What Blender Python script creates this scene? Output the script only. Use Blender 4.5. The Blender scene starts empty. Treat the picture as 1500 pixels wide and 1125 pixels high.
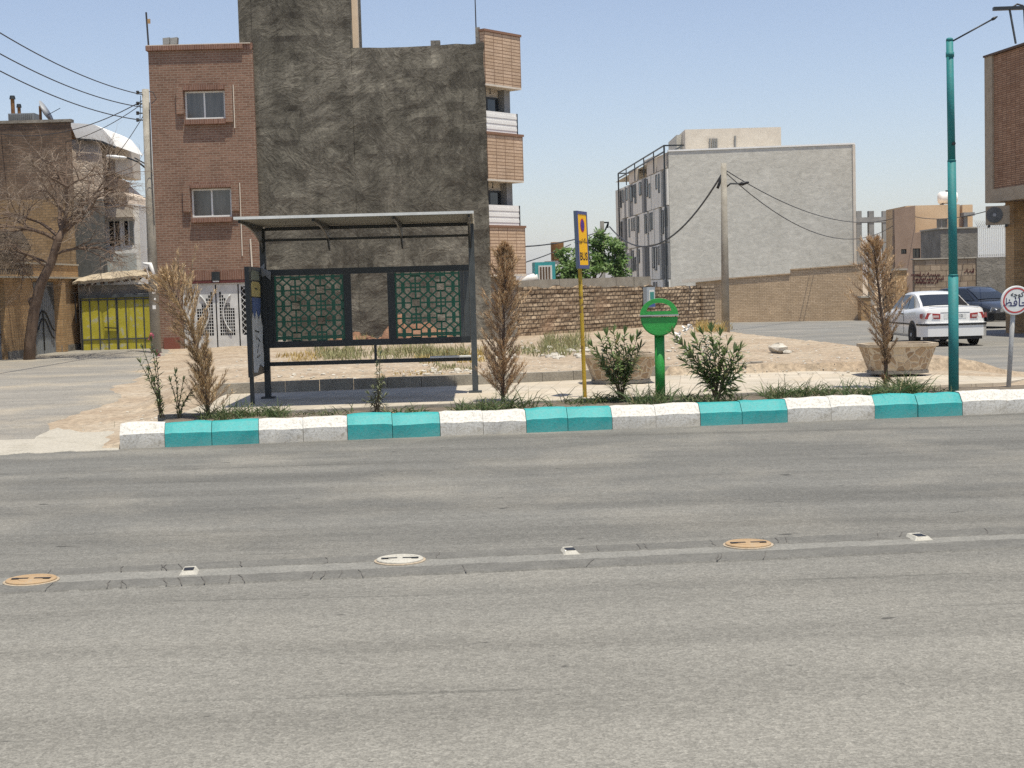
import bpy, math, random
from mathutils import Vector, Matrix
random.seed(7)
SC = bpy.context.scene
C = SC.collection
PI = math.pi
rnd = random.uniform
# ---------------------------------------------------------------- camera
F, CX, HC = 2133.0, 750.0, 1.70
KS = F/1127
PITCH, ROLL = math.atan(141.5/F), 0.027
CYP = 421.0 + F*math.tan(PITCH)
_r0, _f0, _u0 = Vector((1,0,0)), Vector((0,math.cos(PITCH),-math.sin(PITCH))), Vector((0,math.sin(PITCH),math.cos(PITCH)))
RT = _r0*math.cos(ROLL) - _u0*math.sin(ROLL)
UP = _u0*math.cos(ROLL) + _r0*math.sin(ROLL)
FW = _f0
CAM = Vector((0,0,HC))
def ray(px, py): return (RT*((px-CX)/F) + UP*(-(py-CYP)/F) + FW)
def at(px, py, Y):
    d = ray(px, py); return CAM + d*(Y/d.y)
def on(px, py, z=0.0):
    d = ray(px, py); return CAM + d*((z-HC)/d.z)
cd = bpy.data.cameras.new('camera'); cam = bpy.data.objects.new('camera', cd); C.objects.link(cam)
cd.sensor_width = 36.0; cd.lens = F/1500*36; cd.clip_end = 20000; cd.clip_start = 0.05
cd.shift_y = -(562.5-CYP)/1500
M = Matrix((( RT.x, UP.x, -FW.x, 0),(RT.y, UP.y, -FW.y, 0),(RT.z, UP.z, -FW.z, HC),(0,0,0,1)))
cam.matrix_world = M
SC.camera = cam

# ---------------------------------------------------------------- mesh builder
class MB:
    def __init__(s): s.v=[]; s.f=[]; s.m=[]; s.cur=0
    def add(s, vs, fs):
        b=len(s.v); s.v += [tuple(v) for v in vs]
        for f in fs: s.f.append(tuple(i+b for i in f)); s.m.append(s.cur)
    def poly(s, pts): s.add(pts, [tuple(range(len(pts)))])
    def box(s, x0,x1,y0,y1,z0,z1):
        s.add([(x0,y0,z0),(x1,y0,z0),(x1,y1,z0),(x0,y1,z0),(x0,y0,z1),(x1,y0,z1),(x1,y1,z1),(x0,y1,z1)],
              [(3,2,1,0),(4,5,6,7),(0,1,5,4),(1,2,6,5),(2,3,7,6),(3,0,4,7)])
    def bar(s, p, q, w, h=None, up=(0,0,1)):
        p,q=Vector(p),Vector(q); h=h or w; d=(q-p)
        if d.length<1e-6: return
        d.normalize(); u=Vector(up)
        if abs(d.dot(u))>.98: u=Vector((0,1,0)) if abs(d.y)<.9 else Vector((1,0,0))
        a=d.cross(u).normalized()*(w/2); b=a.cross(d).normalized()*(h/2)
        s.add([p-a-b,p+a-b,p+a+b,p-a+b,q-a-b,q+a-b,q+a+b,q-a+b],[(0,1,2,3),(7,6,5,4),(0,4,5,1),(1,5,6,2),(2,6,7,3),(3,7,4,0)])
    def tube(s, pts, rad, n=8, cap=True):
        pts=[Vector(p) for p in pts]; k=len(pts)
        if not hasattr(rad,'__len__'): rad=[rad]*k
        vs=[]; ref=None
        for i,p in enumerate(pts):
            d=(pts[min(i+1,k-1)]-pts[max(i-1,0)]).normalized()
            if ref is None: ref = Vector((1,0,0)) if abs(d.x)<.8 else Vector((0,1,0))
            a=(ref-d*ref.dot(d)).normalized(); ref=a; b=d.cross(a)
            for j in range(n):
                t=2*PI*j/n; vs.append(p+(a*math.cos(t)+b*math.sin(t))*rad[i])
        fs=[]
        for i in range(k-1):
            for j in range(n):
                fs.append((i*n+j,i*n+(j+1)%n,(i+1)*n+(j+1)%n,(i+1)*n+j))
        if cap: fs.append(tuple(range(n-1,-1,-1))); fs.append(tuple(range((k-1)*n,k*n)))
        s.add(vs,fs)
    def lathe(s, prof, n=24, o=(0,0,0), axis='z'):
        o=Vector(o); vs=[]
        for r,h in prof:
            for j in range(n):
                t=2*PI*j/n; c,e=r*math.cos(t),r*math.sin(t)
                vs.append(o+Vector({'z':(c,e,h),'y':(c,h,-e),'x':(h,c,e)}[axis]))
        fs=[]; k=len(prof)
        for i in range(k-1):
            for j in range(n): fs.append((i*n+j,i*n+(j+1)%n,(i+1)*n+(j+1)%n,(i+1)*n+j))
        fs.append(tuple(range(n-1,-1,-1))); fs.append(tuple(range((k-1)*n,k*n)))
        s.add(vs,fs)
    def prism(s, pts, off):          # closed outline (3d points) extruded by off
        off=Vector(off); n=len(pts); P=[Vector(p) for p in pts]
        s.add(P+[p+off for p in P],[tuple(range(n-1,-1,-1)),tuple(range(n,2*n))]+[(i,(i+1)%n,(i+1)%n+n,i+n) for i in range(n)])
    def wall(s, x0,x1,z0,z1,y,depth,holes=()):   # vertical wall in the xz plane (front faces -y) with rectangular openings
        xs=sorted({x0,x1,*[h[0] for h in holes],*[h[1] for h in holes]}); zs=sorted({z0,z1,*[h[2] for h in holes],*[h[3] for h in holes]})
        for i in range(len(xs)-1):
            for j in range(len(zs)-1):
                cx,cz=(xs[i]+xs[i+1])/2,(zs[j]+zs[j+1])/2
                if any(h[0]<cx<h[1] and h[2]<cz<h[3] for h in holes): continue
                s.poly([(xs[i],y,zs[j]),(xs[i+1],y,zs[j]),(xs[i+1],y,zs[j+1]),(xs[i],y,zs[j+1])])
        for a,b,c,d in holes:
            s.poly([(a,y,c),(a,y,d),(a,y+depth,d),(a,y+depth,c)]); s.poly([(b,y,d),(b,y,c),(b,y+depth,c),(b,y+depth,d)])
            s.poly([(a,y,c),(a,y+depth,c),(b,y+depth,c),(b,y,c)]); s.poly([(a,y,d),(b,y,d),(b,y+depth,d),(a,y+depth,d)])
def obj(name, mb, mat, parent=None, smooth=False, kind=None, off=None):
    me=bpy.data.meshes.new(name); vs=mb.v
    if off is not None: vs=[(v[0]-off[0],v[1]-off[1],v[2]-off[2]) for v in vs]
    me.from_pydata(vs,[],mb.f)
    for m in (mat if isinstance(mat,(list,tuple)) else [mat]): me.materials.append(m)
    if isinstance(mat,(list,tuple)): me.polygons.foreach_set('material_index', mb.m)
    if smooth: me.polygons.foreach_set('use_smooth',[True]*len(me.polygons))
    me.update(); me.validate()
    o=bpy.data.objects.new(name,me); C.objects.link(o)
    if parent is not None: o.parent=parent
    if kind: o['kind']=kind
    if off is not None and parent is None: o.location=off
    return o
def tag(o, label, cat, group=None, kind='thing'):
    o['label']=label; o['category']=cat; o['kind']=kind
    if group: o['group']=group
    return o
def thing(name, label, cat, loc=(0,0,0), rz=0.0, group=None):
    o=bpy.data.objects.new(name,None); C.objects.link(o); o.location=loc; o.rotation_euler=(0,0,rz); o.empty_display_size=.1
    return tag(o,label,cat,group)
def boxes(name,bs,mat,parent):
    for b in bs:
        mb=MB(); mb.box(*b); obj(name,mb,mat,parent)
def copy_tree(o, parent=None):
    c=o.copy(); C.objects.link(c)
    if parent is not None: c.parent=parent
    for ch in list(o.children): copy_tree(ch,c)
    return c
def loc2(p, o, rz):                 # world point -> local frame of a thing
    d=Vector(p)-Vector(o); c,s=math.cos(-rz),math.sin(-rz)
    return Vector((d.x*c-d.y*s, d.x*s+d.y*c, d.z))
def onwall(px,py,o,rz,yoff=0.0):    # pixel ray met with the local plane y=yoff, in local coordinates
    n=Vector((-math.sin(rz),math.cos(rz),0)); q=Vector(o)+n*yoff; d=ray(px,py)
    return loc2(CAM+d*((q-CAM).dot(n)/d.dot(n)),o,rz)
# ---------------------------------------------------------------- materials
def newmat(name):
    m=bpy.data.materials.new(name); m.use_nodes=True; nt=m.node_tree; nt.nodes.clear()
    out=nt.nodes.new('ShaderNodeOutputMaterial'); b=nt.nodes.new('ShaderNodeBsdfPrincipled'); nt.links.new(b.outputs[0],out.inputs[0])
    return m,nt,b
def N(nt,t,**kw):
    n=nt.nodes.new(t)
    for k,v in kw.items():
        if k in n.inputs: n.inputs[k].default_value=v
        else: setattr(n,k,v)
    return n
def c4(c): return (c[0],c[1],c[2],1)
def coords(nt, kind='Object', scale=(1,1,1)):
    tc=N(nt,'ShaderNodeTexCoord'); mp=N(nt,'ShaderNodeMapping'); mp.inputs['Scale'].default_value=scale
    nt.links.new(tc.outputs[kind],mp.inputs[0]); return mp.outputs[0]
def noise(nt,vec,scale,detail=4,rough=.6,dist=0):
    n=N(nt,'ShaderNodeTexNoise',Scale=scale,Detail=detail,Roughness=rough,Distortion=dist); nt.links.new(vec,n.inputs['Vector']); return n.outputs['Fac']
def ramp(nt,fac,stops):
    r=N(nt,'ShaderNodeValToRGB'); e=r.color_ramp.elements
    while len(e)<len(stops): e.new(.5)
    for i,(p,c) in enumerate(stops):
        e[i].position=p; e[i].color=c4(c) if hasattr(c,'__len__') else (c,c,c,1)
    nt.links.new(fac,r.inputs[0]); return r.outputs[0]
def mix(nt,fac,a,b,blend='MIX'):
    n=N(nt,'ShaderNodeMix',data_type='RGBA',blend_type=blend)
    for sock,val in ((0,fac),(6,a),(7,b)):
        if hasattr(val,'links') or hasattr(val,'is_linked'): nt.links.new(val,n.inputs[sock])
        else: n.inputs[sock].default_value = val if sock==0 else c4(val)
    return n.outputs[2]
def bump(nt,b,h,strength=.4,dist=.01):
    n=N(nt,'ShaderNodeBump',Strength=strength,Distance=dist); nt.links.new(h,n.inputs['Height']); nt.links.new(n.outputs[0],b.inputs['Normal']); return n
def surf(name, ca, cb, scale=3, rough=.85, bs=.0, bscale=40, bdist=.01, spec=.3, metal=0, fine=.25, cc=None, coat=0, stretch=(1,1,1)):
    m,nt,b=newmat(name); v=coords(nt,scale=stretch)
    f=noise(nt,v,scale,6,.65)
    col=ramp(nt,f,[(.32,ca),(.68,cb)] if cc is None else [(.28,ca),(.5,cb),(.72,cc)])
    if fine:
        g=noise(nt,v,scale*14,3,.7); col=mix(nt,1.0,col,ramp(nt,g,[(.3,1-fine),(.7,1+fine*.6)]),'MULTIPLY')
    nt.links.new(col,b.inputs['Base Color'])
    b.inputs['Roughness'].default_value=rough; b.inputs['Specular IOR Level'].default_value=spec; b.inputs['Metallic'].default_value=metal; b.inputs['Coat Weight'].default_value=coat
    if bs: bump(nt,b,noise(nt,v,bscale,5,.6),bs,bdist)
    return m
def brick(name, ca, cb, mortar, bw=.22, rh=.072, ms=.009, rough=.9, dirt=(.8,1.1), bs=.5, distort=0.0, offset=.5, jit=1.0, tint=None):
    m,nt,b=newmat(name); tc=N(nt,'ShaderNodeTexCoord'); sp=N(nt,'ShaderNodeSeparateXYZ'); nt.links.new(tc.outputs['Object'],sp.inputs[0])
    ad=N(nt,'ShaderNodeMath',operation='ADD'); nt.links.new(sp.outputs[0],ad.inputs[0]); nt.links.new(sp.outputs[1],ad.inputs[1])
    cb_=N(nt,'ShaderNodeCombineXYZ'); nt.links.new(ad.outputs[0],cb_.inputs[0]); nt.links.new(sp.outputs[2],cb_.inputs[1])
    vec=cb_.outputs[0]; ov=tc.outputs['Object']
    if distort:
        nz=N(nt,'ShaderNodeTexNoise',Scale=3.0,Detail=3); nt.links.new(ov,nz.inputs['Vector'])
        mm=N(nt,'ShaderNodeMix',data_type='VECTOR'); mm.inputs[0].default_value=distort
        va=N(nt,'ShaderNodeVectorMath',operation='ADD'); nt.links.new(vec,va.inputs[0]); nt.links.new(nz.outputs['Color'],va.inputs[1])
        nt.links.new(vec,mm.inputs[4]); nt.links.new(va.outputs[0],mm.inputs[5]); vec=mm.outputs[1]
    t=N(nt,'ShaderNodeTexBrick',Scale=1.0,Color1=c4(ca),Color2=c4(cb),Mortar=c4(mortar)); t.offset=offset
    t.inputs['Mortar Size'].default_value=ms; t.inputs['Mortar Smooth'].default_value=.15; t.inputs['Brick Width'].default_value=bw; t.inputs['Row Height'].default_value=rh; t.inputs['Bias'].default_value=0
    nt.links.new(vec,t.inputs['Vector'])
    col=t.outputs['Color']
    col=mix(nt,1.0,col,ramp(nt,noise(nt,ov,.9,6,.65),[(.3,dirt[0]),(.7,dirt[1])]),'MULTIPLY')
    col=mix(nt,1.0,col,ramp(nt,noise(nt,ov,14,3,.7),[(.3,.8),(.7,1.15)]),'MULTIPLY')
    if tint:
        col=mix(nt,ramp(nt,noise(nt,ov,.5,5,.6),[(.56,0),(.74,.8)]),col,tint)
    nt.links.new(col,b.inputs['Base Color']); b.inputs['Roughness'].default_value=rough; b.inputs['Specular IOR Level'].default_value=.2
    iv=N(nt,'ShaderNodeMath',operation='SUBTRACT'); iv.inputs[0].default_value=1; nt.links.new(t.outputs['Fac'],iv.inputs[1])
    if bs: bump(nt,b,iv.outputs[0],bs,.012)
    return m
def plain(name,c,rough=.5,metal=0,spec=.5,coat=0):
    m,nt,b=newmat(name); b.inputs['Base Color'].default_value=c4(c); b.inputs['Roughness'].default_value=rough; b.inputs['Metallic'].default_value=metal; b.inputs['Specular IOR Level'].default_value=spec; b.inputs['Coat Weight'].default_value=coat
    return m
def leafmat(name, stops, trans=.25, rough=.55):
    m=bpy.data.materials.new(name); m.use_nodes=True; nt=m.node_tree; nt.nodes.clear()
    out=nt.nodes.new('ShaderNodeOutputMaterial'); b=nt.nodes.new('ShaderNodeBsdfPrincipled'); tr=nt.nodes.new('ShaderNodeBsdfTranslucent'); ms=nt.nodes.new('ShaderNodeMixShader')
    g=nt.nodes.new('ShaderNodeNewGeometry'); col=ramp(nt,g.outputs['Random Per Island'],stops)
    nt.links.new(col,b.inputs['Base Color']); nt.links.new(col,tr.inputs[0]); b.inputs['Roughness'].default_value=rough; b.inputs['Specular IOR Level'].default_value=.3
    ms.inputs[0].default_value=trans; nt.links.new(b.outputs[0],ms.inputs[1]); nt.links.new(tr.outputs[0],ms.inputs[2]); nt.links.new(ms.outputs[0],out.inputs[0])
    return m
def paint(name, c, under, chip=.62, rough=.6, scale=5, grime=None):     # painted, chipped and dusty
    m,nt,b=newmat(name); v=coords(nt)
    f=ramp(nt,noise(nt,v,scale,8,.75),[(chip,0),(chip+.05,1)])
    col=mix(nt,1.0,c,ramp(nt,noise(nt,v,2.5,5,.6),[(.3,.78),(.7,1.08)]),'MULTIPLY')
    g=ramp(nt,noise(nt,v,60,3,.7),[(.28,.72),(.5,1.0)]); col=mix(nt,1.0,col,g,'MULTIPLY')
    if grime:
        h=noise(nt,v,3.5,7,.72); col=mix(nt,ramp(nt,h,[(.40,0),(.70,.55 if c[0]>.5 else .25)]),col,grime)
        k=noise(nt,v,34,4,.8); col=mix(nt,ramp(nt,k,[(.50,0),(.60,.7 if c[0]>.5 else .2)]),col,under)
        sp=N(nt,'ShaderNodeSeparateXYZ'); nt.links.new(v,sp.inputs[0]); mr=N(nt,'ShaderNodeMapRange'); mr.inputs['From Min'].default_value=.16; mr.inputs['From Max'].default_value=0; nt.links.new(sp.outputs[2],mr.inputs['Value'])
        mm=N(nt,'ShaderNodeMath',operation='MULTIPLY'); nt.links.new(mr.outputs[0],mm.inputs[0]); nt.links.new(noise(nt,v,6,6,.75),mm.inputs[1]); col=mix(nt,ramp(nt,mm.outputs[0],[(.1,0),(.55,.8 if c[0]>.5 else .35)]),col,grime)
    col=mix(nt,f,col,under); nt.links.new(col,b.inputs['Base Color']); b.inputs['Roughness'].default_value=rough
    bump(nt,b,noise(nt,v,45,4,.65),.35,.008)
    return m
def asphalt(name, lo, hi, dust, near=None, st=1.0, dr=(.46,.72)):
    m,nt,b=newmat(name); v=coords(nt); vs=coords(nt,scale=(.16,1.5,1))
    streak=noise(nt,vs,1.1,7,.62,.3); blot=noise(nt,v,.55,6,.62)
    col=ramp(nt,streak,[(.34,lo),(.66,hi)])
    col=mix(nt,ramp(nt,blot,[(dr[0],0),(dr[1],.9)]),col,dust)
    if near:
        sp=N(nt,'ShaderNodeSeparateXYZ'); nt.links.new(v,sp.inputs[0])
        a=N(nt,'ShaderNodeMath',operation='MULTIPLY_ADD'); nt.links.new(sp.outputs[1],a.inputs[0]); a.inputs[1].default_value=-1; 
        nt.links.new(streak,a.inputs[2])
        mr=N(nt,'ShaderNodeMapRange'); mr.inputs['From Min'].default_value=near[0]; mr.inputs['From Max'].default_value=near[1]; nt.links.new(a.outputs[0],mr.inputs['Value'])
        col=mix(nt,mr.outputs[0],col,near[2])
    # tyre lanes, old repairs, oil and dust: long marks along the road
    tr=noise(nt,coords(nt,scale=(.035,.9,1)),1.6,5,.55,.5); col=mix(nt,1.0,col,ramp(nt,tr,[(.36,1-.13*st),(.5,1.0),(.62,1+.10*st)]),'MULTIPLY')
    pt=noise(nt,coords(nt,scale=(.28,.8,1)),1.1,8,.7,1.0); col=mix(nt,1.0,col,ramp(nt,pt,[(.32,.89),(.5,1.0),(.68,1.09)]),'MULTIPLY')
    ln=noise(nt,coords(nt,scale=(.10,2.4,1)),2.2,4,.6,.8); col=mix(nt,ramp(nt,ln,[(.66,0),(.71,.45*st)]),col,(lo[0]*.62,lo[1]*.62,lo[2]*.6))
    pl=noise(nt,coords(nt,scale=(.5,1.2,1)),1.7,6,.7,.6); col=mix(nt,ramp(nt,pl,[(.675,0),(.74,.4)]),col,(.36,.33,.275))
    grain=noise(nt,v,85,3,.75); stone=N(nt,'ShaderNodeTexVoronoi',Scale=55.0); nt.links.new(v,stone.inputs['Vector'])
    sc=N(nt,'ShaderNodeSeparateColor'); nt.links.new(stone.outputs['Color'],sc.inputs[0])
    col=mix(nt,1.0,col,ramp(nt,sc.outputs[0],[(0,.84),(.5,.99),(1,1.17)]),'MULTIPLY')
    col=mix(nt,1.0,col,ramp(nt,grain,[(.28,.60),(.5,1.0),(.74,1.42)]),'MULTIPLY')
    col=mix(nt,1.0,col,ramp(nt,noise(nt,v,17,5,.8),[(.30,.87),(.66,1.10)]),'MULTIPLY')
    pit=ramp(nt,noise(nt,coords(nt,scale=(.7,1.3,1)),5.2,2,.5),[(.72,0),(.75,.75)]); pit2=ramp(nt,noise(nt,coords(nt,scale=(.8,1.5,1)),19,1,.5),[(.77,0),(.81,.6)])
    col=mix(nt,pit,col,(lo[0]*.40,lo[1]*.40,lo[2]*.40)); col=mix(nt,pit2,col,(lo[0]*.45,lo[1]*.45,lo[2]*.45))
    nt.links.new(col,b.inputs['Base Color']); b.inputs['Roughness'].default_value=.92; b.inputs['Specular IOR Level'].default_value=.25
    mx=N(nt,'ShaderNodeMath',operation='ADD'); nt.links.new(grain,mx.inputs[0]); nt.links.new(stone.outputs['Distance'],mx.inputs[1])
    bump(nt,b,mx.outputs[0],.55,.006)
    return m
def stone_mosaic(name, scale, stops, mortar, edge=.05, obj_stretch=(1,1,1)):
    m,nt,b=newmat(name); v0=coords(nt,scale=obj_stretch)
    nz=N(nt,'ShaderNodeTexNoise',Scale=4.0,Detail=2); nt.links.new(v0,nz.inputs['Vector'])
    mm=N(nt,'ShaderNodeMix',data_type='VECTOR'); mm.inputs[0].default_value=.1; nt.links.new(v0,mm.inputs[4]); nt.links.new(nz.outputs['Color'],mm.inputs[5]); v=mm.outputs[1]
    a=N(nt,'ShaderNodeTexVoronoi',Scale=scale); e=N(nt,'ShaderNodeTexVoronoi',Scale=scale,feature='DISTANCE_TO_EDGE'); nt.links.new(v,a.inputs['Vector']); nt.links.new(v,e.inputs['Vector'])
    bw=N(nt,'ShaderNodeSeparateColor'); nt.links.new(a.outputs['Color'],bw.inputs[0])
    col=ramp(nt,bw.outputs[0],stops); col=mix(nt,1.0,col,ramp(nt,noise(nt,v0,30,4,.7),[(.3,.75),(.7,1.15)]),'MULTIPLY')
    ed=ramp(nt,e.outputs['Distance'],[(edge*.5,1),(edge,0)]); col=mix(nt,ed,col,mortar)
    nt.links.new(col,b.inputs['Base Color']); b.inputs['Roughness'].default_value=.85
    bump(nt,b,ramp(nt,e.outputs['Distance'],[(0,0),(edge*2,1)]),.6,.015)
    return m

MT={}
MT['asphalt']=asphalt('asphalt',(.136,.132,.119),(.168,.163,.147),(.235,.220,.188),near=(-11,-5.2,(.222,.211,.183)))
MT['side_asphalt']=asphalt('dusty asphalt',(.225,.21,.185),(.285,.265,.228),(.37,.32,.245),st=.22,dr=(.48,.70))
MT['lane_asphalt']=asphalt('lane asphalt',(.185,.18,.165),(.225,.218,.20),(.29,.265,.225),st=.4)
MT['strip']=surf('tar strip',(.135,.130,.116),(.182,.175,.155),5,.9,.4,60,.006,fine=.35)
MT['strip_mid']=surf('trench concrete',(.205,.199,.178),(.262,.252,.223),4,.92,.4,80,.006,fine=.35)
MT['concrete']=surf('pale concrete',(.33,.30,.24),(.46,.425,.355),2.2,.9,.3,50,.008,cc=(.40,.365,.30))
MT['edging']=surf('edging concrete',(.25,.225,.185),(.36,.33,.275),3,.9,.4,40,.01)
MT['dirt']=surf('lot dirt',(.33,.245,.168),(.42,.335,.24),.7,.95,.9,9,.06,fine=.4,cc=(.49,.42,.325))
MT['soil']=surf('planting soil',(.13,.105,.08),(.24,.20,.15),5,.95,.8,40,.03)
MT['red_dirt']=surf('reddish dug soil',(.19,.095,.058),(.31,.18,.112),3,.95,.8,14,.06)
MT['rock']=surf('pale rubble stone',(.42,.38,.31),(.66,.62,.54),8,.9,.5,30,.02)
MT['white_kerb']=paint('white kerb paint',(.77,.75,.69),(.38,.35,.29),.585,.75,9,(.47,.43,.355))
MT['teal_kerb']=paint('teal kerb paint',(.016,.385,.375),(.22,.30,.28),.68,.6,6,(.20,.34,.31))
MT['teal']=paint('teal pole paint',(.014,.215,.215),(.07,.12,.11),.70,.65,4,(.09,.22,.21))
MT['dark_steel']=surf('dark painted steel',(.012,.016,.018),(.028,.034,.036),3,.45,spec=.5,fine=.15)
MT['grey_steel']=surf('grey painted steel',(.045,.052,.055),(.075,.085,.088),3,.42,spec=.5,fine=.1)
MT['lattice']=plain('green lattice paint',(.002,.11,.06),.4)
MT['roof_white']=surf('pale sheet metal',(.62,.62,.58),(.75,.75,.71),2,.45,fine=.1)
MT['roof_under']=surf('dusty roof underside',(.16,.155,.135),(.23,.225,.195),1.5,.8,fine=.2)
MT['green']=paint('green bin paint',(.032,.36,.06),(.03,.12,.03),.74,.48,3,(.06,.24,.06))
MT['chrome']=plain('worn metal',(.55,.55,.55),.3,1)
MT['black']=plain('black',(.012,.012,.013),.5)
MT['tyre']=surf('tyre rubber',(.014,.014,.014),(.03,.029,.027),10,.85,fine=.2)
MT['glass']=plain('dark glass',(.018,.022,.026),.06,0,.9)
MT['window_glass']=surf('curtained window glass',(.07,.068,.06),(.16,.15,.13),1.6,.12,spec=.8,fine=.1,stretch=(6,6,.4))
MT['white_paint']=paint('white gate paint',(.62,.62,.60),(.28,.20,.15),.70,.45,4)
MT['white_frame']=plain('white window frame',(.72,.72,.69),.4)
MT['cable']=plain('cable black',(.04,.04,.043),.6)
MT['pole_conc']=surf('spun concrete pole',(.27,.245,.20),(.42,.39,.33),2.5,.9,.25,50,.006)
MT['red_brick']=brick('red facing brick',(.20,.112,.077),(.272,.16,.113),(.30,.235,.18),.215,.072,.010,bs=.1)
MT['red_soldier']=brick('red soldier course',(.185,.098,.068),(.25,.14,.098),(.30,.20,.16),.07,.5,.010)
MT['beige_brick']=brick('beige facing tile',(.54,.385,.26),(.63,.465,.33),(.26,.165,.11),.42,.10,.013,offset=0,bs=.15)
MT['ochre_brick']=brick('ochre brick',(.44,.27,.13),(.55,.36,.185),(.36,.26,.16),.21,.07,.009,dirt=(.75,1.1),bs=.1)
MT['shaded_ochre']=brick('shaded ochre brick',(.27,.18,.095),(.36,.25,.14),(.22,.16,.10),.21,.09,.011,dirt=(.6,1.1),tint=(.20,.14,.085),bs=.1)  # ochre brick darkened so its colour carries the tree crown's shade
MT['old_brick']=brick('old brown brick',(.13,.088,.062),(.215,.145,.10),(.12,.095,.075),.23,.08,.014,dirt=(.6,1.15),distort=.01,tint=(.20,.14,.09),bs=.1)
MT['rubble_brick']=brick('rough stacked brick',(.30,.22,.145),(.50,.39,.27),(.10,.074,.052),.27,.135,.022,bs=.45,distort=.03,dirt=(.7,1.15),tint=(.30,.20,.13))
MT['lane_brick']=brick('lane wall brick',(.56,.41,.26),(.68,.51,.335),(.40,.29,.19),.22,.075,.010,bs=0)
MT['block_wall']=brick('cement block wall',(.34,.26,.18),(.45,.355,.26),(.22,.165,.12),.42,.22,.016,dirt=(.75,1.1),bs=.1)
MT['brown_brick']=brick('brown clay cladding',(.36,.20,.12),(.47,.29,.185),(.17,.10,.065),.27,.065,.010,offset=0,bs=.1)
MT['coping_block']=brick('grey coping blocks',(.21,.195,.17),(.29,.27,.24),(.08,.07,.06),.42,.3,.012)
MT['cream']=surf('cream render',(.60,.53,.44),(.72,.65,.55),1.5,.85,fine=.12)
MT['white_render']=surf('white render',(.80,.785,.75),(.88,.865,.83),1.5,.8,fine=.1)
MT['peach']=surf('peach render',(.62,.44,.27),(.72,.53,.34),1.0,.9,fine=.12)
MT['brown_render']=surf('brown render',(.27,.19,.14),(.34,.245,.185),1.2,.9,.2,20,.01,fine=.15)
MT['grey_conc']=surf('grey structural concrete',(.24,.24,.23),(.34,.335,.32),1.5,.9,fine=.15)
MT['rough_conc']=surf('rough grey plaster',(.17,.155,.13),(.30,.275,.235),1.6,.95,.6,9,.05)
MT['shade_grey']=surf('grey granite cladding',(.10,.105,.105),(.17,.175,.172),6,.8,fine=.3)
MT['gate_grey']=surf('grey gate sheet',(.20,.215,.225),(.28,.295,.305),2,.5,fine=.15,stretch=(12,12,1))
MT['yellow']=paint('weathered yellow gate paint',(.499,.43,.018),(.40,.385,.27),.555,.6,2.6,(.22,.21,.04))
MT['rust']=surf('rusty drum',(.16,.07,.03),(.32,.17,.06),3,.85)
MT['cooler_teal']=paint('teal cooler paint',(.05,.36,.38),(.5,.5,.48),.66,.6,3)
MT['dish']=plain('dish grey',(.32,.33,.34),.5)
MT['stone_clad']=stone_mosaic('crazy stone cladding',5.5,[(0,(.66,.53,.42)),(.5,(.76,.65,.54)),(1,(.56,.43,.33))],(.70,.61,.51),.06)
MT['planter_stone']=stone_mosaic('planter stone mosaic',9.0,[(0,(.25,.17,.105)),(.35,(.40,.29,.18)),(.7,(.33,.23,.145)),(1,(.55,.45,.32))],(.50,.42,.31),.07)
MT['planter_rim']=surf('planter cement',(.36,.29,.205),(.47,.39,.29),4,.9,.3,40,.01)
MT['thatch']=surf('mud and reed roof',(.36,.29,.19),(.58,.49,.36),4,.95,.8,18,.04)
MT['dark_void']=plain('dark interior',(.02,.018,.016),.9)
MT['bark']=surf('dusty bark',(.10,.066,.046),(.19,.135,.098),7,.95,.7,25,.02,stretch=(1,1,.3))
MT['twig']=surf('dry twigs',(.19,.145,.11),(.35,.28,.215),3,.9)
MT['hair_stem']=surf('green brown stem',(.13,.10,.06),(.20,.17,.10),8,.8)
MT['dead_conifer']=leafmat('dried cypress sprays',[(0,(.25,.15,.085)),(.3,(.43,.285,.165)),(.7,(.60,.43,.26)),(1,(.72,.58,.39))],.2,.8)
MT['tan_conifer']=leafmat('straw coloured cypress sprays',[(0,(.25,.16,.085)),(.35,(.45,.31,.175)),(.7,(.60,.45,.26)),(1,(.72,.57,.36))],.2,.8)
MT['oleander']=leafmat('oleander leaves',[(0,(.07,.115,.035)),(.35,(.15,.215,.075)),(.7,(.24,.31,.125)),(.93,(.36,.39,.20)),(1,(.42,.33,.15))],.22,.45)
MT['fig']=leafmat('broad light green leaves',[(0,(.07,.14,.03)),(.5,(.13,.22,.06)),(1,(.26,.35,.14))],.3,.5)
MT['grass']=leafmat('green grass blades',[(0,(.05,.085,.03)),(.5,(.10,.15,.055)),(.9,(.19,.21,.10)),(1,(.38,.31,.17))],.25,.6)
MT['dry_weed']=leafmat('dry yellow weeds',[(0,(.34,.25,.08)),(.6,(.50,.36,.12)),(1,(.60,.47,.22))],.25,.8)
MT['green_weed']=leafmat('olive feathery weeds',[(0,(.17,.18,.08)),(.6,(.25,.25,.12)),(1,(.38,.34,.18))],.25,.8)
MT['petal_white']=plain('white petals',(.78,.74,.70),.7)
MT['petal_pink']=plain('pink petals',(.72,.16,.22),.7)
MT['hill']=surf('bare mountain rock',(.22,.18,.15),(.34,.29,.24),.004,.95,fine=.2)
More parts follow.
